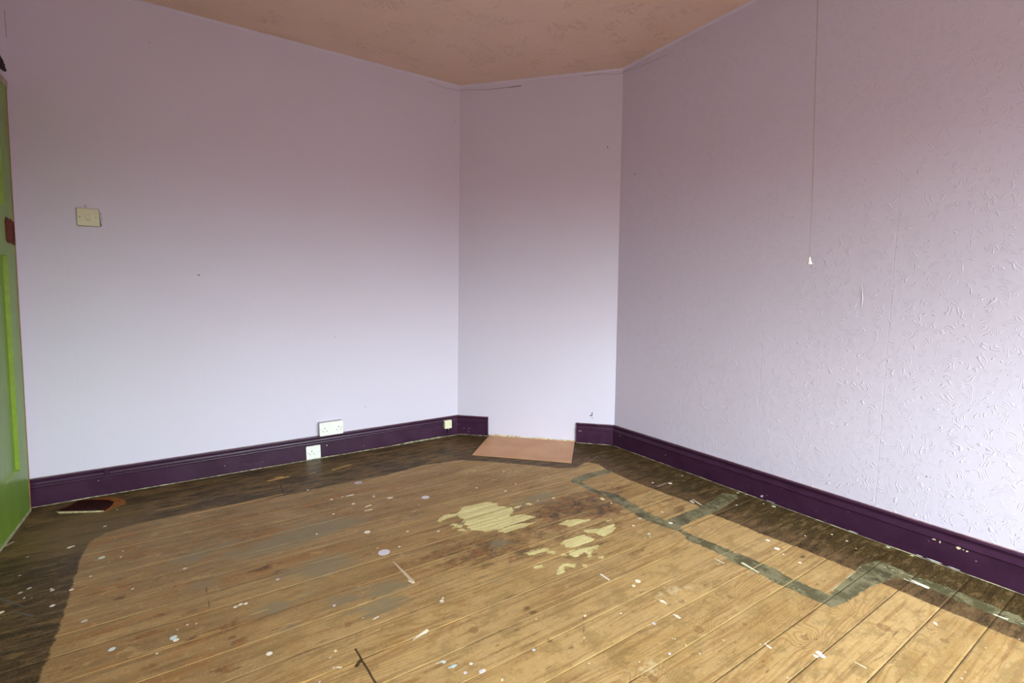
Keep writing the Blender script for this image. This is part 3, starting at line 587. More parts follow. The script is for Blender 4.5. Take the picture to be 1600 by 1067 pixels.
    doorside = b.mul(b.step(sep.outputs[0], -2.55, -2.75), b.step(sep.outputs[1], -0.55, -0.75))
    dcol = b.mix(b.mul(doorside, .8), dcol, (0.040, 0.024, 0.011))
    dcol = b.mix(b.mul(g, 0.35), dcol, (0.026, 0.015, 0.007))
    dcol = b.mix(b.mul(b.step(streak, 0.5, 0.7), 0.6), dcol, (0.019, 0.013, 0.006))
    dcol = b.mix(b.mul(b.step(grit, 0.55, 0.68), 0.25), dcol, (0.176, 0.135, 0.066))
    dm1 = b.noise(b.scale(o, (1, 2.2, 1)), 15, 6, 0.75)
    dm2 = b.noise(b.scale(p, (5, 38, 1)), 1.0, 5, 0.75)
    dcol = b.mix(b.mul(b.step(b.add(b.mul(dm1, .6), b.mul(dm2, .4)), 0.51, 0.58), 0.75), dcol, (0.150, 0.098, 0.045))
    dcol = b.mix(b.mul(b.step(b.add(b.mul(dm1, .5), b.mul(dm2, .5)), 0.49, 0.42), 0.85), dcol, (0.014, 0.009, 0.004))
    dcol = b.mix(b.mul(b.step(b.noise(o, 120, 4, .8), 0.60, 0.68), 0.5), dcol, (0.22, 0.16, 0.09))
    # the varnish is worn thin beside the door
    q = b.n('ShaderNodeVectorMath', operation='DISTANCE'); b.put(q.inputs[0], o); q.inputs[1].default_value = (-2.86, -0.45, 0)
    thin = b.step(b.add(q.outputs['Value'], b.mul(b.add(streak, -.5), 0.25)), 0.14, 0.30, 0.60, 0.0)
    dcol = b.mix(thin, dcol, (0.150, 0.097, 0.030))
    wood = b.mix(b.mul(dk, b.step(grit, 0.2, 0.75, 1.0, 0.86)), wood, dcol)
    # grey-green paint
    ge = b.add(A('grey'), b.add(b.mul(b.add(b.noise(o, 42, 5, .75), -0.5), 0.030), b.mul(b.add(streak, -.5), .012)))
    gm = b.step(ge, -0.002, 0.003)
    gcol = b.mix(b.step(b.noise(o, 12, 5, .75), 0.42, 0.58), (0.085, 0.078, 0.040), (0.195, 0.180, 0.105))
    gcol = b.mix(b.mul(b.step(b.noise(o, 24, 5, .7), 0.60, 0.70), 0.7), gcol, (0.299, 0.270, 0.139))
    gcol = b.mix(b.mul(b.step(b.noise(o, 9, 5, .7), 0.47, 0.38), 0.75), gcol, (0.040, 0.038, 0.022))
    gcol = b.mix(b.step(b.noise(b.scale(o, (1, 1, 1)), 60, 3, .7), 0.63, 0.68), gcol, (0.150, 0.084, 0.033))
    wood = b.mix(b.mul(gm, b.step(sep.outputs[0], -0.95, -0.6, 0.80, 0.96)), wood, gcol)
    # yellow paint, broken by grain
    ye = b.add(A('yellow'), b.add(b.mul(b.add(b.noise(o, 70, 5, .75), -0.5), 0.026), b.mul(b.add(streak, -.5), 0.036)))
    ym = b.step(ye, -0.001, 0.002)
    ycol = b.mix(b.step(b.noise(b.scale(p, (3, 40, 1)), 1.5, 4, .7), 0.35, 0.6), (0.76, 0.70, 0.36), (0.58, 0.49, 0.22))
    ycol = b.mix(b.step(b.noise(o, 75, 3, .7), 0.60, 0.66, 0, .6), ycol, (0.264, 0.169, 0.053))
    wood = b.mix(b.mul(ym, .93), wood, ycol)
    # orange fresh wood where edges have split
    fm = b.step(b.add(A('fresh'), b.mul(b.add(streak, -.5), 0.004)), -0.0012, 0.0010)
    wood = b.mix(b.mul(fm, .85), wood, (0.60, 0.37, 0.125))
    # seams: some lined with pale dust, some open and dark
    sn = b.noise(b.scale(o, (2.2, 9, 1)), 1.0, 3)
    sdist = A('seamd')
    line = b.step(b.add(sdist, b.mul(b.add(grit, -.5), .0012)), 0.0007, 0.0019, 1.0, 0.0)
    yfar = b.step(sep.outputs[1], -2.40, -2.50)
    palel = b.mul(b.mul(line, b.step(sn, 0.38, 0.60)), b.math('SUBTRACT', 1.0, b.math('MAXIMUM', yfar, b.mul(dk, .85))))
    darkl = b.mul(line, b.step(b.math('MAXIMUM', yfar, b.step(sn, 0.50, 0.36)), 0.0, 1.0))
    wood = b.mix(b.mul(darkl, 0.92), wood, (0.040, 0.022, 0.008))
    wood = b.mix(b.mul(palel, 0.85), wood, (0.581, 0.421, 0.172))
    cm = b.step(A('cut'), -0.0006, 0.0008)
    wood = b.mix(b.mul(cm, 0.9), wood, (0.026, 0.013, 0.005))
    # paint drips: large ones carried as data, the finest as scattered specks
    se = b.add(A('splat'), b.mul(b.add(b.noise(o, 140, 3), -0.5), 0.004))
    spm = b.step(se, -0.0006, 0.0006)
    wood = b.mix(b.mul(spm, 0.92), wood, A('splatcol', 'Color'))
    for sc_, th, tl, cc in ((22.0, 0.030, 0.35, (0.634, 0.573, 0.396)), (48.0, 0.045, 0.30, (0.546, 0.464, 0.277)), (90.0, .07, .2, (0.484, 0.404, 0.238))):
        vn = b.n('ShaderNodeTexVoronoi', feature='F1')
        b.put(vn.inputs['Vector'], o); vn.inputs['Scale'].default_value = sc_
        s2 = b.n('ShaderNodeSeparateXYZ'); b.put(s2.inputs[0], vn.outputs['Color'])
        dd = b.math('SUBTRACT', b.mul(b.math('POWER', s2.outputs[0], 3.0), th * 1.6), vn.outputs['Distance'])
        m_ = b.mul(b.step(dd, 0.0, 0.012), b.step(s2.outputs[1], 1 - tl, 1 - tl + .05))
        wood = b.mix(b.mul(m_, .85), wood, cc)
    wood = b.mix(1.0, wood, (1.0, 0.945, 0.86), 'MULTIPLY')
    rough = b.step(dk, 0, 1, 0.52, 0.44)
    rough = b.add(rough, b.mul(b.add(blot, -0.5), 0.25))
    hgt = b.add(b.mul(streak, 0.5), b.mul(grit, 0.35))
    nrm = b.bump(hgt, 0.35, 0.0012)
    nrm = b.bump(b.add(b.add(ym, gm), b.mul(spm, 1.0)), 0.5, 0.0008, nrm)
    return b.fin(wood, rough, nrm, b.step(dk, 0, 1, 0.25, 0.10))
build_floor()

# ---------------------------------------------------------------- skirting boards
PROFILE = [(0.0, 0.0), (0.0195, 0.0), (0.0195, 0.094), (0.0225, 0.0965), (0.0235, 0.100), (0.0225, 0.1035), (0.0185, 0.106), (0.0150, 0.112), (0.0135, 0.119), (0.0145, 0.126), (0.0175, 0.130), (0.0185, 0.134), (0.0170, 0.138), (0.0135, 0.1405), (0.0, 0.1405)]
nL, nR = Vector((0, -1, 0)), Vector((-1, 0, 0))
dD = Vector((0.7923, -0.8438, 0)).normalized()
nDb = Vector((-dD.y, dD.x, 0))
if nDb.dot(Vector((-1, -1, 0))) < 0: nDb = -nDb
def mitre(n1, n2):
    M = Matrix(((n1.x, n1.y), (n2.x, n2.y))).inverted()
    v = M @ Vector((1, 1))
    return Vector((v.x, v.y, 0))
def skirt(name, A, B, mA, mB, segs=60, seed=1):
    rnd = random.Random(seed)
    bm = bmesh.new()
    rows = []
    A, B = Vector((*A[:2], 0)), Vector((*B[:2], 0))
    for i in range(segs + 1):
        t = i / segs
        P = A.lerp(B, t); m_ = mA.lerp(mB, 0)
        row = []
        for d, z in PROFILE:
            # ends carry the mitre, the middle stays square
            oa, ob = mA * d, mB * d
            n_ = (nrm_of(name) * d)
            if i == 0: off = oa
            elif i == segs: off = ob
            else: off = n_
            row.append(bm.verts.new(P + off + Vector((0, 0, z + (0.0012 if z == 0 else 0)))))
        rows.append(row)
    for a_, b_ in zip(rows, rows[1:]):
        for k in range(len(PROFILE)):
            l = (k + 1) % len(PROFILE)
            bm.faces.new((a_[k], a_[l], b_[l], b_[k]))
    bm.faces.new(rows[0]); bm.faces.new(rows[-1][::-1])
    o = from_bm(name, bm, M_SKIRT)
    o['kind'] = 'structure'
    return o
NRM = {'baseboard_left': nL, 'baseboard_chimney_left': nDb, 'baseboard_chimney_right': nDb, 'baseboard_right': nR, 'baseboard_door_side': Vector((1, 0, 0))}
def nrm_of(n): return NRM[n]
m1, m2 = mitre(nL, nDb), mitre(nDb, nR)
C1, C2 = Vector((C1b.x, 0, 0)), Vector((0, C2b.y, 0))
sk_l = skirt('baseboard_left', (XW - .012, 0), C1, nL, m1)
sk_cl = skirt('baseboard_chimney_left', C1, C1 + dD * 0.244, m1, nDb, 8)
sk_cr = skirt('baseboard_chimney_right', C1 + dD * 0.896, C2, nDb, m2, 8)
sk_r = skirt('baseboard_right', C2, (0, YS + .02), m2, nR)

def ribbon(name, parent, A, B, n_, d, z0, zf, mat, thick=0.001, segs=200):
    """thin irregular line of filler following a board: zf(t) is its height."""
    bm = bmesh.new()
    A, B, n_ = Vector((*A[:2], 0)), Vector((*B[:2], 0)), Vector(n_)
    rows = []
    for i in range(segs + 1):
        t = i / segs
        P = A.lerp(B, t); h = zf(t)
        rows.append([bm.verts.new(P + n_ * dd + Vector((0, 0, zz))) for dd, zz in ((d - .002, z0 - .001), (d + thick * 2.5, z0 - .001), (d + thick, z0 + h), (d - .002, z0 + h))])
    for a_, b_ in zip(rows, rows[1:]):
        for k in range(4):
            l = (k + 1) % 4
            bm.faces.new((a_[k], a_[l], b_[l], b_[k]))
    bm.faces.new(rows[0]); bm.faces.new(rows[-1][::-1])
    return from_bm(name, bm, mat, parent)
def wob(seed, base, amp, f=40, bumps=()):
    rr = random.Random(seed)
    ph = [(rr.uniform(.3, 1) * f, rr.uniform(0, 6.3), rr.random()) for _ in range(7)]
    def fn(t):
        v = base + amp * sum(a * math.sin(k * t + p_) for k, p_, a in ph) / 3
        for c, w_, h in bumps: v += h * math.exp(-((t - c) / w_) ** 2)
        return max(v, 0.0006)
    return fn
E_L = Vector((XW - .01, 0, 0))
ribbon('filler_line', sk_l, E_L, C1 + m1 * .02, nL * 1, .0196, 0.0, wob(3, .0028, .0018, 60, [(.86, .05, .006), (.93, .03, .005), (.60, .02, .003)]), M_CAULK)
ribbon('filler_line', sk_cl, C1 + dD * .02, C1 + dD * .244, nDb, .0196, 0, wob(5, .0022, .0015, 20), M_CAULK, segs=40)
ribbon('filler_line', sk_cr, C1 + dD * .896, C2 - dD * .02, nDb, .0196, 0, wob(6, .0022, .0015, 20), M_CAULK, segs=40)
ribbon('filler_line', sk_r, C2 + Vector((0, -.02, 0)), (0, -3.3, 0), nR, .0196, 0, wob(7, .0016, .0016, 90), M_CAULK)
def ledge(parent, A, B, n_, wf, zf, mat, segs=260):
    """thin coat on the top ledge of a skirting board, ragged along its front edge."""
    bm = bmesh.new()
    A, B, n_ = Vector((*A[:2], 0)), Vector((*B[:2], 0)), Vector(n_)
    rows = []
    for i in range(segs + 1):
        P = A.lerp(B, i / segs); d0, d1 = wf(i / segs)
        rows.append([bm.verts.new(P + n_ * dd + Vector((0, 0, zz))) for dd, zz in ((d0, .1402), (d1, .1402), (d1, zf), (d0, zf))])
    for a_, b_ in zip(rows, rows[1:]):
        for k in range(4):
            l = (k + 1) % 4
            bm.faces.new((a_[k], a_[l], b_[l], b_[k]))
    bm.faces.new(rows[0]); bm.faces.new(rows[-1][::-1])
    return from_bm('undercoat_line', bm, mat, parent)
for q_, (pa, A_, B_, n_, sg) in enumerate([(sk_l, E_L, C1 + Vector((-.012, 0, 0)), nL, 300), (sk_cl, C1 + dD * .008, C1 + dD * .243, nDb, 40), (sk_cr, C1 + dD * .897, C2 - dD * .008, nDb, 40), (sk_r, C2 + Vector((0, -.008, 0)), (0, -3.3, 0), nR, 300)]):
    fa, fb = wob(20 + q_, .0085, .0035, sg * .3), wob(30 + q_, .0006, .0022, sg * .5)
    ledge(pa, A_, B_, n_, lambda t_, f=fa: (-.001, min(f(t_), .0118)), .1411, M_LEDGE, sg)
    if q_ != 3: ledge(pa, A_, B_, n_, lambda t_, f=fb: (.0118, .0122 + min(f(t_), .0016)), .1413, M_PINKEDGE, sg)
wl = bpy.data.objects['wall_chimney']
ribbon('bare_plaster_edge', wl, C1 + dD * .245, C1 + dD * .895, nDb, .0012, 0, wob(12, .0095, .004, 25, [(.1, .1, .004)]), M_PLAST, segs=80)

def chip(parent, fr, pts, mat, d=0.0006):
    bm = bmesh.new()
    a_ = [bm.verts.new(fr.pt(x, z, -0.001)) for x, z in pts]
    b_ = [bm.verts.new(fr.pt(x, z, d)) for x, z in pts]
    for i in range(len(pts)):
        j = (i + 1) % len(pts)
        bm.faces.new((a_[i], a_[j], b_[j], b_[i]))
    bm.faces.new(b_); bm.faces.new(a_[::-1])
    return from_bm('paint_chip', bm, mat, parent)
def blob(cx, cz, rx, rz, seed, n=9):
    rr = random.Random(seed)
    return [(cx + rx * rr.uniform(.65, 1.1) * math.cos(2 * math.pi * i / n), cz + rz * rr.uniform(.6, 1.1) * math.sin(2 * math.pi * i / n)) for i in range(n)]
FR = Frame((-.0195, 0, 0), (0, 1, 0), nR)
FRb = Frame((-.0235, 0, 0), (0, 1, 0), nR)
for k, (y_, z_, rx, rz, m_) in enumerate([(-2.594, .092, .006, .0035, M_CHIP), (-2.612, .089, .0032, .006, M_CHIP), (-2.667, .0905, .0075, .0065, M_CHIP), (-2.680, .089, .003, .0016, M_CHIP), (-2.691, .088, .004, .0035, M_CHIP), (-1.907, .016, .0065, .004, M_CHIPW), (-1.912, .022, .004, .0026, M_CHIPW), (-2.718, .062, .0022, .0014, M_CHIPW), (-1.952, .006, .028, .0012, M_CHIPW), (-2.60, .006, .030, .0022, M_CHIPW), (-2.66, .005, .022, .0014, M_CHIPW), (-2.555, .006, .012, .0012, M_CHIPW), (-2.32, .0045, .02, .0012, M_CHIPW), (-1.30, .060, .0022, .002, M_CHIPW), (-.92, .088, .0025, .003, M_CHIPW)]):
    chip(sk_r, FR, blob(y_, z_, rx, rz, k), m_)
FC = Frame(C1 + nDb * .0195, dD, nDb)
for k, (s_, z_) in enumerate([(.060, .050), (.095, .022), (.018, .075), (.100, .048)]):
    chip(sk_cl, FC, blob(s_, z_, .0022, .0022, k + 30), M_CHIPW)
for k, (s_, z_) in enumerate([(.916, .087), (.928, .087)]):
    chip(sk_cr, FC, blob(s_, z_, .0028, .003, k + 40), M_CHIPW)
FLs = Frame((0, -.0195, 0), (1, 0, 0), nL)
for k, (x_, z_, rx, rz) in enumerate([(-1.735, .074, .003, .0035), (-2.30, .05, .002, .002), (-1.50, .03, .0016, .0016), (-2.86, .082, .002, .0016)]):
    chip(sk_l, FLs, blob(x_, z_, rx, rz, k + 50), M_CHIPW)
# the lump where two lengths of skirting meet
bm = plate_bm(Frame((0, -.018, 0), (1, 0, 0), nL), -2.836, -2.812, .108, .1385, 0, .0035, .002)
from_bm('joint_filler', bm, M_SKIRT, sk_l)

# ---------------------------------------------------------------- marks on the walls
def tube(name, pts, r, mat, parent=None, seg=6, smooth=True, loc=None):
    bm = bmesh.new()
    pts = [Vector(p) for p in pts]
    rings = []
    for i, P in enumerate(pts):
        t = (pts[min(i + 1, len(pts) - 1)] - pts[max(i - 1, 0)]).normalized()
        a_ = t.orthogonal().normalized() if i == 0 else (prev - t * prev.dot(t)).normalized()
        prev = a_
        b_ = t.cross(a_)
        rr = r[i] if isinstance(r, (list, tuple)) else r
        rings.append([bm.verts.new(P + a_ * rr * math.cos(2 * math.pi * k / seg) + b_ * rr * math.sin(2 * math.pi * k / seg)) for k in range(seg)])
    for A_, B_ in zip(rings, rings[1:]):
        for k in range(seg):
            l = (k + 1) % seg
            bm.faces.new((A_[k], A_[l], B_[l], B_[k]))
    bm.faces.new(rings[0][::-1]); bm.faces.new(rings[-1])
    return from_bm(name, bm, mat, parent, smooth, loc)
def on_diag(s, z, d=0.0):      # point on the chimney wall, s metres from its left corner
    t = z / H
    A_ = C1b.lerp(C1t, t); B_ = C2b.lerp(C2t, t)
    return A_ + (B_ - A_).normalized() * s + nD * d
def on_left(x, z, d=0.0): return Vector((x, -0.0217 * z / H - d, z))
tube('crack', [on_diag(s, z, .0002) for s, z in ((.0, 2.472), (.06, 2.470), (.12, 2.463), (.20, 2.4575), (.30, 2.457), (.36, 2.4572))], [.0006, .0008, .0008, .0009, .0012, .0012], M_CRACK, wl, 4)
tube('crack', [on_diag(s, z, .0004) for s, z in ((.34, 2.4573), (.38, 2.4575), (.43, 2.4585), (.445, 2.459))], [.0012, .0022, .0022, .0014], M_CRACK, wl, 4)
tube('crack', [on_diag(s, z, 0) for s, z in ((.86, 2.482), (.98, 2.480), (1.06, 2.470), (1.12, 2.472), (1.155, 2.478))], .0007, M_CRACK, wl, 4)
tube('crack', [on_left(x, z, 0) for x, z in ((-1.0, 2.475), (-.93, 2.466), (-.86, 2.462), (-.765, 2.468))], .0007, M_CRACK, bpy.data.objects['wall_left'], 4)
tube('crack', [(0.0, y_, z_) for y_, z_ in ((-.845, 2.478), (-.95, 2.462), (-1.08, 2.452), (-1.2, 2.447))], .0007, M_CRACK, bpy.data.objects['wall_right'], 4)
# chipped hole low on the chimney wall
tube('chipped_hole', [on_diag(s, z, .0003) for s, z in ((.999, .221), (1.000, .214), (.996, .209), (1.000, .204), (.996, .197), (.990, .195), (.984, .197), (.982, .200))], [.0015, .0030, .0024, .0032, .0032, .0030, .0028, .0014], M_CRACK, wl, 5)
tube('chipped_hole', [on_diag(s, z, .0003) for s, z in ((.998, .184), (1.001, .182), (1.003, .181))], [.002, .0035, .002], M_CRACK, wl, 5)
tube('wall_nick', [on_diag(s, z, .0) for s, z in ((1.038, 2.018), (1.040, 2.010))], .003, M_CRACK, wl, 5)
tube('wall_nick', [on_left(x, z, .0) for x, z in ((-2.378, 1.144), (-2.366, 1.1445))], .0022, M_CRACK, bpy.data.objects['wall_left'], 5)
tube('wall_nick', [on_left(x, z, .0) for x, z in ((-.800, 2.262), (-.797, 2.260))], .0022, M_CRACK, bpy.data.objects['wall_left'], 5)
tube('wall_nick', [(0, y_, z_) for y_, z_ in ((-.966, 1.812), (-.974, 1.810))], .0022, M_CRACK, bpy.data.objects['wall_right'], 5)
# lifted seam in the embossed paper
tube('lifted_paper_seam', [(0.0012, -2.272, 1.13), (0.001, -2.274, 1.09), (.001, -2.279, 1.06), (.0015, -2.282, 1.03), (.0014, -2.281, 1.01), (.0016, -2.279, .98)], [.0012, .0016, .002, .0036, .0030, .0015], M_RIGHT, bpy.data.objects['wall_right'], 8)
# pale lifted paper line along the corner crack by the door
tube('crack', [(XWt + (-0.002), -.0195, 2.34), (XWt - .004, -.0195, 2.28), (XWt - .006, -.0192, 2.19)], .0008, M_CRACK, bpy.data.objects['wall_left'], 4)

# ---------------------------------------------------------------- door
def build_door():
    lean = 0.0275
    def X(z, d=0.0): return -3.1085 + lean * z + d
    def bx(name, y0, y1, z0, z1, d0, d1, mat, parent, bev=0.0):
        bm = bmesh.new()
        vs = []
        for d in (d0, d1):
            e_ = bev if d == d1 else 0
            vs.append([bm.verts.new((X(z, d), y, z)) for y, z in ((y0 + e_, z0 + e_), (y1 - e_, z0 + e_), (y1 - e_, z1 - e_), (y0 + e_, z1 - e_))])
        for k in range(4):
            l = (k + 1) % 4
            bm.faces.new((vs[0][k], vs[0][l], vs[1][l], vs[1][k]))
        bm.faces.new(vs[0][::-1]); bm.faces.new(vs[1])
        return from_bm(name, bm, mat, parent)
    Y1, Y0 = -0.068, -0.83          # free edge beside the left wall, hinge edge towards the camera
    ZB, ZT = 0.010, 1.957
    # leaf with recessed panels: stiles, rails and panel faces in one mesh
    bm = bmesh.new()
    yc = [Y0, -0.70, -0.50, -0.39, -0.188, Y1]
    zc = [ZB, 0.240, 1.208, 1.418, 1.84, ZT]
    holes = {(1, 1), (3, 1), (1, 3), (3, 3)}
    def q(pts): bm.faces.new([bm.verts.new(p) for p in pts])
    bev, dep = 0.010, 0.013
    lit_bevels = bmesh.new()
    for i in range(5):
        for j in range(5):
            y0, y1, z0, z1 = yc[i], yc[i + 1], zc[j], zc[j + 1]
            if (i, j) in holes:
                a_ = [(y0, z0), (y1, z0), (y1, z1), (y0, z1)]
                b_ = [(y0 + bev, z0 + bev), (y1 - bev, z0 + bev), (y1 - bev, z1 - bev), (y0 + bev, z1 - bev)]
                q([(X(z, -dep), y, z) for y, z in b_])
                for k in range(4):
                    l = (k + 1) % 4
                    lit_bevels.faces.new([lit_bevels.verts.new(p) for p in ((X(a_[k][1]), *a_[k]), (X(a_[l][1]), *a_[l]), (X(b_[l][1], -dep), *b_[l]), (X(b_[k][1], -dep), *b_[k]))])
            else:
                q([(X(z0), y0, z0), (X(z0), y1, z0), (X(z1), y1, z1), (X(z1), y0, z1)])
    # edges and back
    for (ya, yb, za, zb) in ((Y1, Y1, ZB, ZT), (Y0, Y0, ZB, ZT)):
        q([(X(za), ya, za), (X(za, -.04), ya, za), (X(zb, -.04), ya, zb), (X(zb), ya, zb)])
    q([(X(ZB), Y0, ZB), (X(ZB), Y1, ZB), (X(ZB, -.04), Y1, ZB), (X(ZB, -.04), Y0, ZB)])
    q([(X(ZT), Y0, ZT), (X(ZT, -.04), Y0, ZT), (X(ZT, -.04), Y1, ZT), (X(ZT), Y1, ZT)])
    bmesh.ops.remove_doubles(bm, verts=bm.verts, dist=1e-5)
    d = from_bm('door_1', bm, M_GREEN)
    d['kind'] = 'structure'
    bmesh.ops.remove_doubles(lit_bevels, verts=lit_bevels.verts, dist=1e-5)
    from_bm('panel_moulding', lit_bevels, M_GREEN_LIT, d)
    bx('bare_door_edge', Y1, Y1 + .006, ZB, ZT, -.03, .0015, M_RAW, d)
    bx('bottom_edge_strip', Y0, Y1 + .002, .001, .012, -.03, .0025, M_CREAMW, d)
    bx('lintel_strip', -.83, Y1 + .02, ZT + .001, ZT + .034, -.03, .002, M_CREAMW, d)
    # stripped patch where a lock keep once sat, ragged outline with a raised rim
    rr = random.Random(4)
    bm = bmesh.new()
    out = []
    for y, z in ((-.070, 1.270), (-.090, 1.262), (-.12, 1.268), (-.150, 1.262), (-.178, 1.268), (-.190, 1.285), (-.188, 1.32), (-.192, 1.350), (-.185, 1.372), (-.165, 1.376), (-.150, 1.368), (-.12, 1.372), (-.095, 1.366), (-.070, 1.368)):
        out.append((y + rr.uniform(-.003, .003) * (y < -.071), z + rr.uniform(-.003, .003)))
    cy, cz = -.125, 1.318
    r0 = [bm.verts.new((X(z, -.001), y, z)) for y, z in out]
    r1 = [bm.verts.new((X(z, .003), y, z)) for y, z in out]
    r2 = [bm.verts.new((X(cz + (z - cz) * .8, .003), cy + (y - cy) * .85, cz + (z - cz) * .8)) for y, z in out]
    r3_ = [bm.verts.new((X(cz + (z - cz) * .7, .001), cy + (y - cy) * .8, cz + (z - cz) * .7)) for y, z in out]
    for A_, B_ in ((r0, r1), (r1, r2), (r2, r3_)):
        for k in range(len(A_)):
            l = (k + 1) % len(A_)
            bm.faces.new((A_[k], A_[l], B_[l], B_[k]))
    bm.faces.new(r3_)
    from_bm('lock_keep_patch', bm, M_RUST, d)
    return d
build_door()

# dark rounded thing at the left edge, on the ledge above the door
def cloth_on_ledge():
    bm = bmesh.new()
    bmesh.ops.create_uvsphere(bm, u_segments=32, v_segments=20, radius=1.0)
    rr = random.Random(2)
    for v in bm.verts:
        c = v.co.copy()
        n_ = 1 + .10 * math.sin(5 * c.x + 3 * c.z + 1) + .08 * math.sin(9 * c.y + 4 * c.z) + .05 * math.sin(14 * c.z + 6 * c.x)
        z = c.z if c.z > 0 else c.z * .7
        v.co = Vector((c.x * .022 * n_, c.y * .118 * n_, z * .028 * n_))
        v.co += Vector((-3.041, -.262, 2.010))
    o = from_bm('bundled_cloth', bm, M_CLOTH, None, True, loc=(-3.041, -.262, 1.992))
    tag(o, 'dark maroon bundled cloth on the ledge above the green door', 'cloth')
cloth_on_ledge()

# ---------------------------------------------------------------- electrical fittings
def root(name, loc, label, cat, group=None):
    o = bpy.data.objects.new(name, None)
    o.empty_display_size = .05
    C.objects.link(o)
    o.location = loc
    bpy.context.view_layer.update()
    return tag(o, label, cat, group)

def slots(fr, parent, cx, cz, s=1.0):
    """three square pin holes of a British outlet: earth above, live and neutral below."""
    for dx, dz, w_, h_ in ((0, .0105, .0042, .0080), (-.0111, -.0075, .0066, .0040), (.0111, -.0075, .0066, .0040)):
        bm = plate_bm(fr, cx + dx - w_ / 2, cx + dx + w_ / 2, cz + dz - h_ / 2, cz + dz + h_ / 2, -.001, .0004, .0001, 0, .0005)
        from_bm('pin_hole', bm, M_BLACK, parent)

# light switch
LS = Frame(on_left(-2.8165, 1.416), (1, 0, 0), nL)
t = root('light_switch', LS.pt(0, 0, 0), 'square ivory light switch plate on the lilac wall beside the green door', 'light switch')
from_bm('face_plate', plate_bm(LS, -.0425, .0425, -.0425, .0425, -.001, .0085, .003, math.radians(-1.0), .003), M_IVORY, t)
LF = Frame(LS.pt(0, 0, .0085), (1, 0, 0), nL)
rk = from_bm('rocker', plate_bm(LF, -.0068, .0068, -.0125, .0125, -.002, .0022, .001, 0, .001), M_IVORY, t)
from_bm('rocker_gap', plate_bm(LF, -.0076, .0076, -.0140, .0133, -.002, .0003, .0002, 0, .001), M_SCREW, t)
from_bm('screw', disc_bm(LF, -.0305, 0, .0030, -.001, .0005), M_SCREW, t)
from_bm('screw', disc_bm(LF, .0300, 0, .0024, -.001, .0005), M_SCREW, t)
bm = plate_bm(Frame(on_left(-2.8165, 1.416), (1, 0, 0), nL), -.0445, .0445, -.0445, .0440, -.001, .0012, .0008, 0, .003)
from_bm('dark_rim', bm, plain('dark_plate_rim', (0.20, 0.15, 0.17), .8, .2), t)  # thin dark rim showing just past the switch plate
bm = bmesh.new()
for k, (px_, pz_, rx, rz) in enumerate([(.049, -.020, .006, .022), (.050, .012, .004, .022), (-.004, .055, .010, .010)]):
    c0 = bm.verts.new(LS.pt(px_, pz_, .0035)); n0 = 12
    ring_ = [bm.verts.new(LS.pt(px_ + rx * math.cos(6.283 * i / n0), pz_ + rz * math.sin(6.283 * i / n0), -.0005)) for i in range(n0)]
    for i in range(n0): bm.faces.new((ring_[i], ring_[(i + 1) % n0], c0))
    bm.faces.new(ring_[::-1])
from_bm('lumpy_filler', bm, M_LEFT, bpy.data.objects['wall_left'], True)

# single outlet let into the skirting
SS = Frame((-1.8185, -.0225, .0445), (1, 0, 0), nL)
t = root('wall_socket', (-1.8185, -.0225, .0015), 'white single wall socket set on the face of the purple skirting at floor level', 'socket')
from_bm('face_plate', plate_bm(SS, -.043, .043, -.0425, .0425, -.003, .0065, .0025, 0, .005), M_WHITE, t)
SF = Frame(SS.pt(0, 0, .0065), (1, 0, 0), nL)
slots(SF, t, -.0095, -.002)
from_bm('switch', plate_bm(SF, .0165, .0250, -.0080, .0090, -.001, .0020, .0008, 0, .001), M_WHITE, t)
from_bm('screw', disc_bm(SF, -.0310, 0, .0026, -.001, .0004), M_SCREW, t)
from_bm('screw', disc_bm(SF, .0325, 0, .0026, -.001, .0004), M_SCREW, t)

# double outlet on a surface box, standing on the skirting
DS = Frame((-1.7075, -.003, .1865), (1, 0, 0), nL)
t = root('wall_socket', (-1.7075, -.003, .142), 'white double wall socket on a raised box above the purple skirting', 'socket')
from_bm('back_box', plate_bm(DS, -.0725, .0725, -.0425, .0425, -.003, .034, .002, 0, .006), M_GREYBOX, t)
from_bm('face_plate', plate_bm(DS, -.0735, .0735, -.0430, .0430, .034, .042, .003, 0, .006), M_WHITE, t)
DF = Frame(DS.pt(0, 0, .042), (1, 0, 0), nL)
slots(DF, t, -.0400, -.005); slots(DF, t, .0440, -.005)
for x_ in (-.0085, .0085):
    from_bm('switch', plate_bm(DF, x_ - .0052, x_ + .0052, .0120, .0300, -.001, .0035, .0012, 0, .001), plain('bright_white_switch', (.88, .87, .85), .25, .01), t)
from_bm('screw', disc_bm(DF, -.0610, 0, .0026, -.001, .0004), M_SCREW, t)
from_bm('screw', disc_bm(DF, .0635, 0, .0026, -.001, .0004), M_SCREW, t)

# small cable box near the corner
JS = Frame((-.8875, -.0225, .0905), (1, 0, 0), nL)
t = root('cable_outlet', (-.8875, -.0225, .060), 'small cream square cable box on the purple skirting beside the corner', 'cable box')
from_bm('cover', plate_bm(JS, -.0285, .0285, -.0300, .0300, -.003, .024, .0025, 0, .003), M_CREAMP, t)
JF = Frame(JS.pt(0, 0, .024), (1, 0, 0), nL)
for x_ in (-.0180, .0180): from_bm('screw', disc_bm(JF, x_, -.004, .0022, -.001, .0004), M_SCREW, t)
cb = tube('cable', [(-.881, -.030, .064), (-.881, -.030, .045), (-.882, -.029, .030), (-.886, -.027, .018), (-.893, -.026, .010), (-.900, -.028, .004)], .0028, M_BLACK, t)
tube('cable_clip', [(-.8795, -.0315, .064), (-.8795, -.0315, .050)], .0030, M_CREAMP, t)

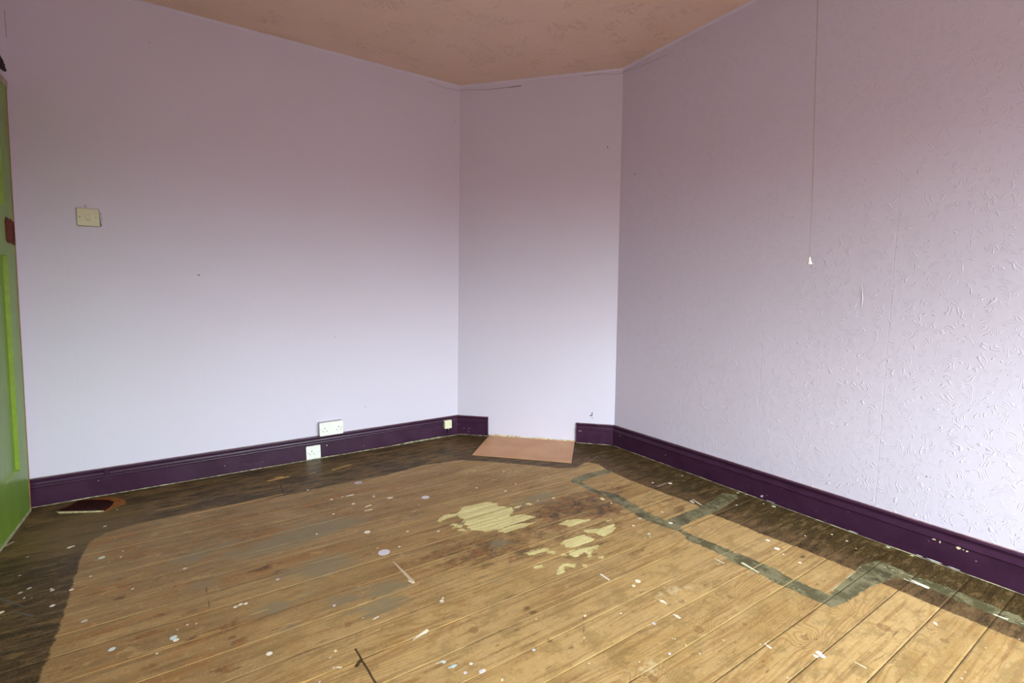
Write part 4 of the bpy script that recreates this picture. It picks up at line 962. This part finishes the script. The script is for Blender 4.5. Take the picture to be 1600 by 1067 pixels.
# pull cord
def pull_cord():
    bot = Vector((-.2536, -2.178, 1.197)); top = Vector((-.2900, -2.154, 2.470))
    t = root('pull_cord', bot, 'thin beige ceiling pull cord with a small white bell-shaped knob, hanging before the right wall', 'pull cord')
    pts = []
    for i in range(41):
        s_ = i / 40
        P = bot.lerp(top, s_)
        P += r3 * (.004 * math.sin(math.pi * s_) + .0012 * math.sin(9 * s_))
        pts.append(P)
    tube('cord', pts, .0011, M_CORD, t, 8)
    bm = bmesh.new()
    prof = [(.0018, .0045), (.0034, .004), (.0042, .001), (.0048, -.006), (.0066, -.014), (.0098, -.0205), (.0112, -.0235), (.0104, -.0255), (.0070, -.0262), (.0, -.0255)]
    seg = 24
    rings = []
    ax = (top - bot).normalized()
    for r_, z_ in prof[:-1]:
        rings.append([bm.verts.new(bot + Vector((r_ * math.cos(2 * math.pi * k / seg), r_ * math.sin(2 * math.pi * k / seg), 0)) + ax * z_) for k in range(seg)])
    for A_, B_ in zip(rings, rings[1:]):
        for k in range(seg):
            l = (k + 1) % seg
            bm.faces.new((A_[k], A_[l], B_[l], B_[k]))
    bm.faces.new(rings[0]); bm.faces.new(rings[-1][::-1])
    from_bm('knob', bm, plain('pull_white', (.86, .82, .74), .3, .02), t, True)
    fr = Frame((top.x, top.y, H), (1, 0, 0), (0, 0, -1), (0, 1, 0))
    from_bm('ceiling_switch', plate_bm(fr, -.038, .038, -.038, .038, -.002, .032, .004, 0, .02), M_WHITE, t)
pull_cord()

# ---------------------------------------------------------------- things lying on the floor
def sheet(name, poly, z0, z1, mat, parent=None, loc=None, bev=0.0):
    bm = bmesh.new()
    a_ = [bm.verts.new((x, y, z0)) for x, y in poly]
    b_ = [bm.verts.new((x, y, z1)) for x, y in poly]
    for i in range(len(poly)):
        j = (i + 1) % len(poly)
        bm.faces.new((a_[i], a_[j], b_[j], b_[i]))
    bm.faces.new(b_); bm.faces.new(a_[::-1])
    return from_bm(name, bm, mat, parent, False, loc)
hb = sheet('hearth_board', HEARTH, 0.0003, .0035, M_HEARTH, None, (-.56, -.58, 0.0003))
tag(hb, 'terracotta coloured hearth board on the floor against the chimney wall between the purple skirtings', 'hearth board')
t = root('floor_offcut', (-2.88, -.16, 0), 'dark maroon flat offcut on a rounded orange piece, on the floor beside the door', 'offcut')
def clampy(P): return [(x, min(y, -.0225)) for x, y in P]
sheet('orange_layer', clampy(OFF_ORANGE), .0003, .0022, M_ORANGE, t)
sheet('maroon_layer', clampy(OFF_DARK), .0025, .0050, M_MAROON, t)
sheet('frayed_edge', clampy(OFF_EDGE), .0004, .0056, plain('frayed_pale_edge', (.55, .45, .24), .8, .3, 80), t)
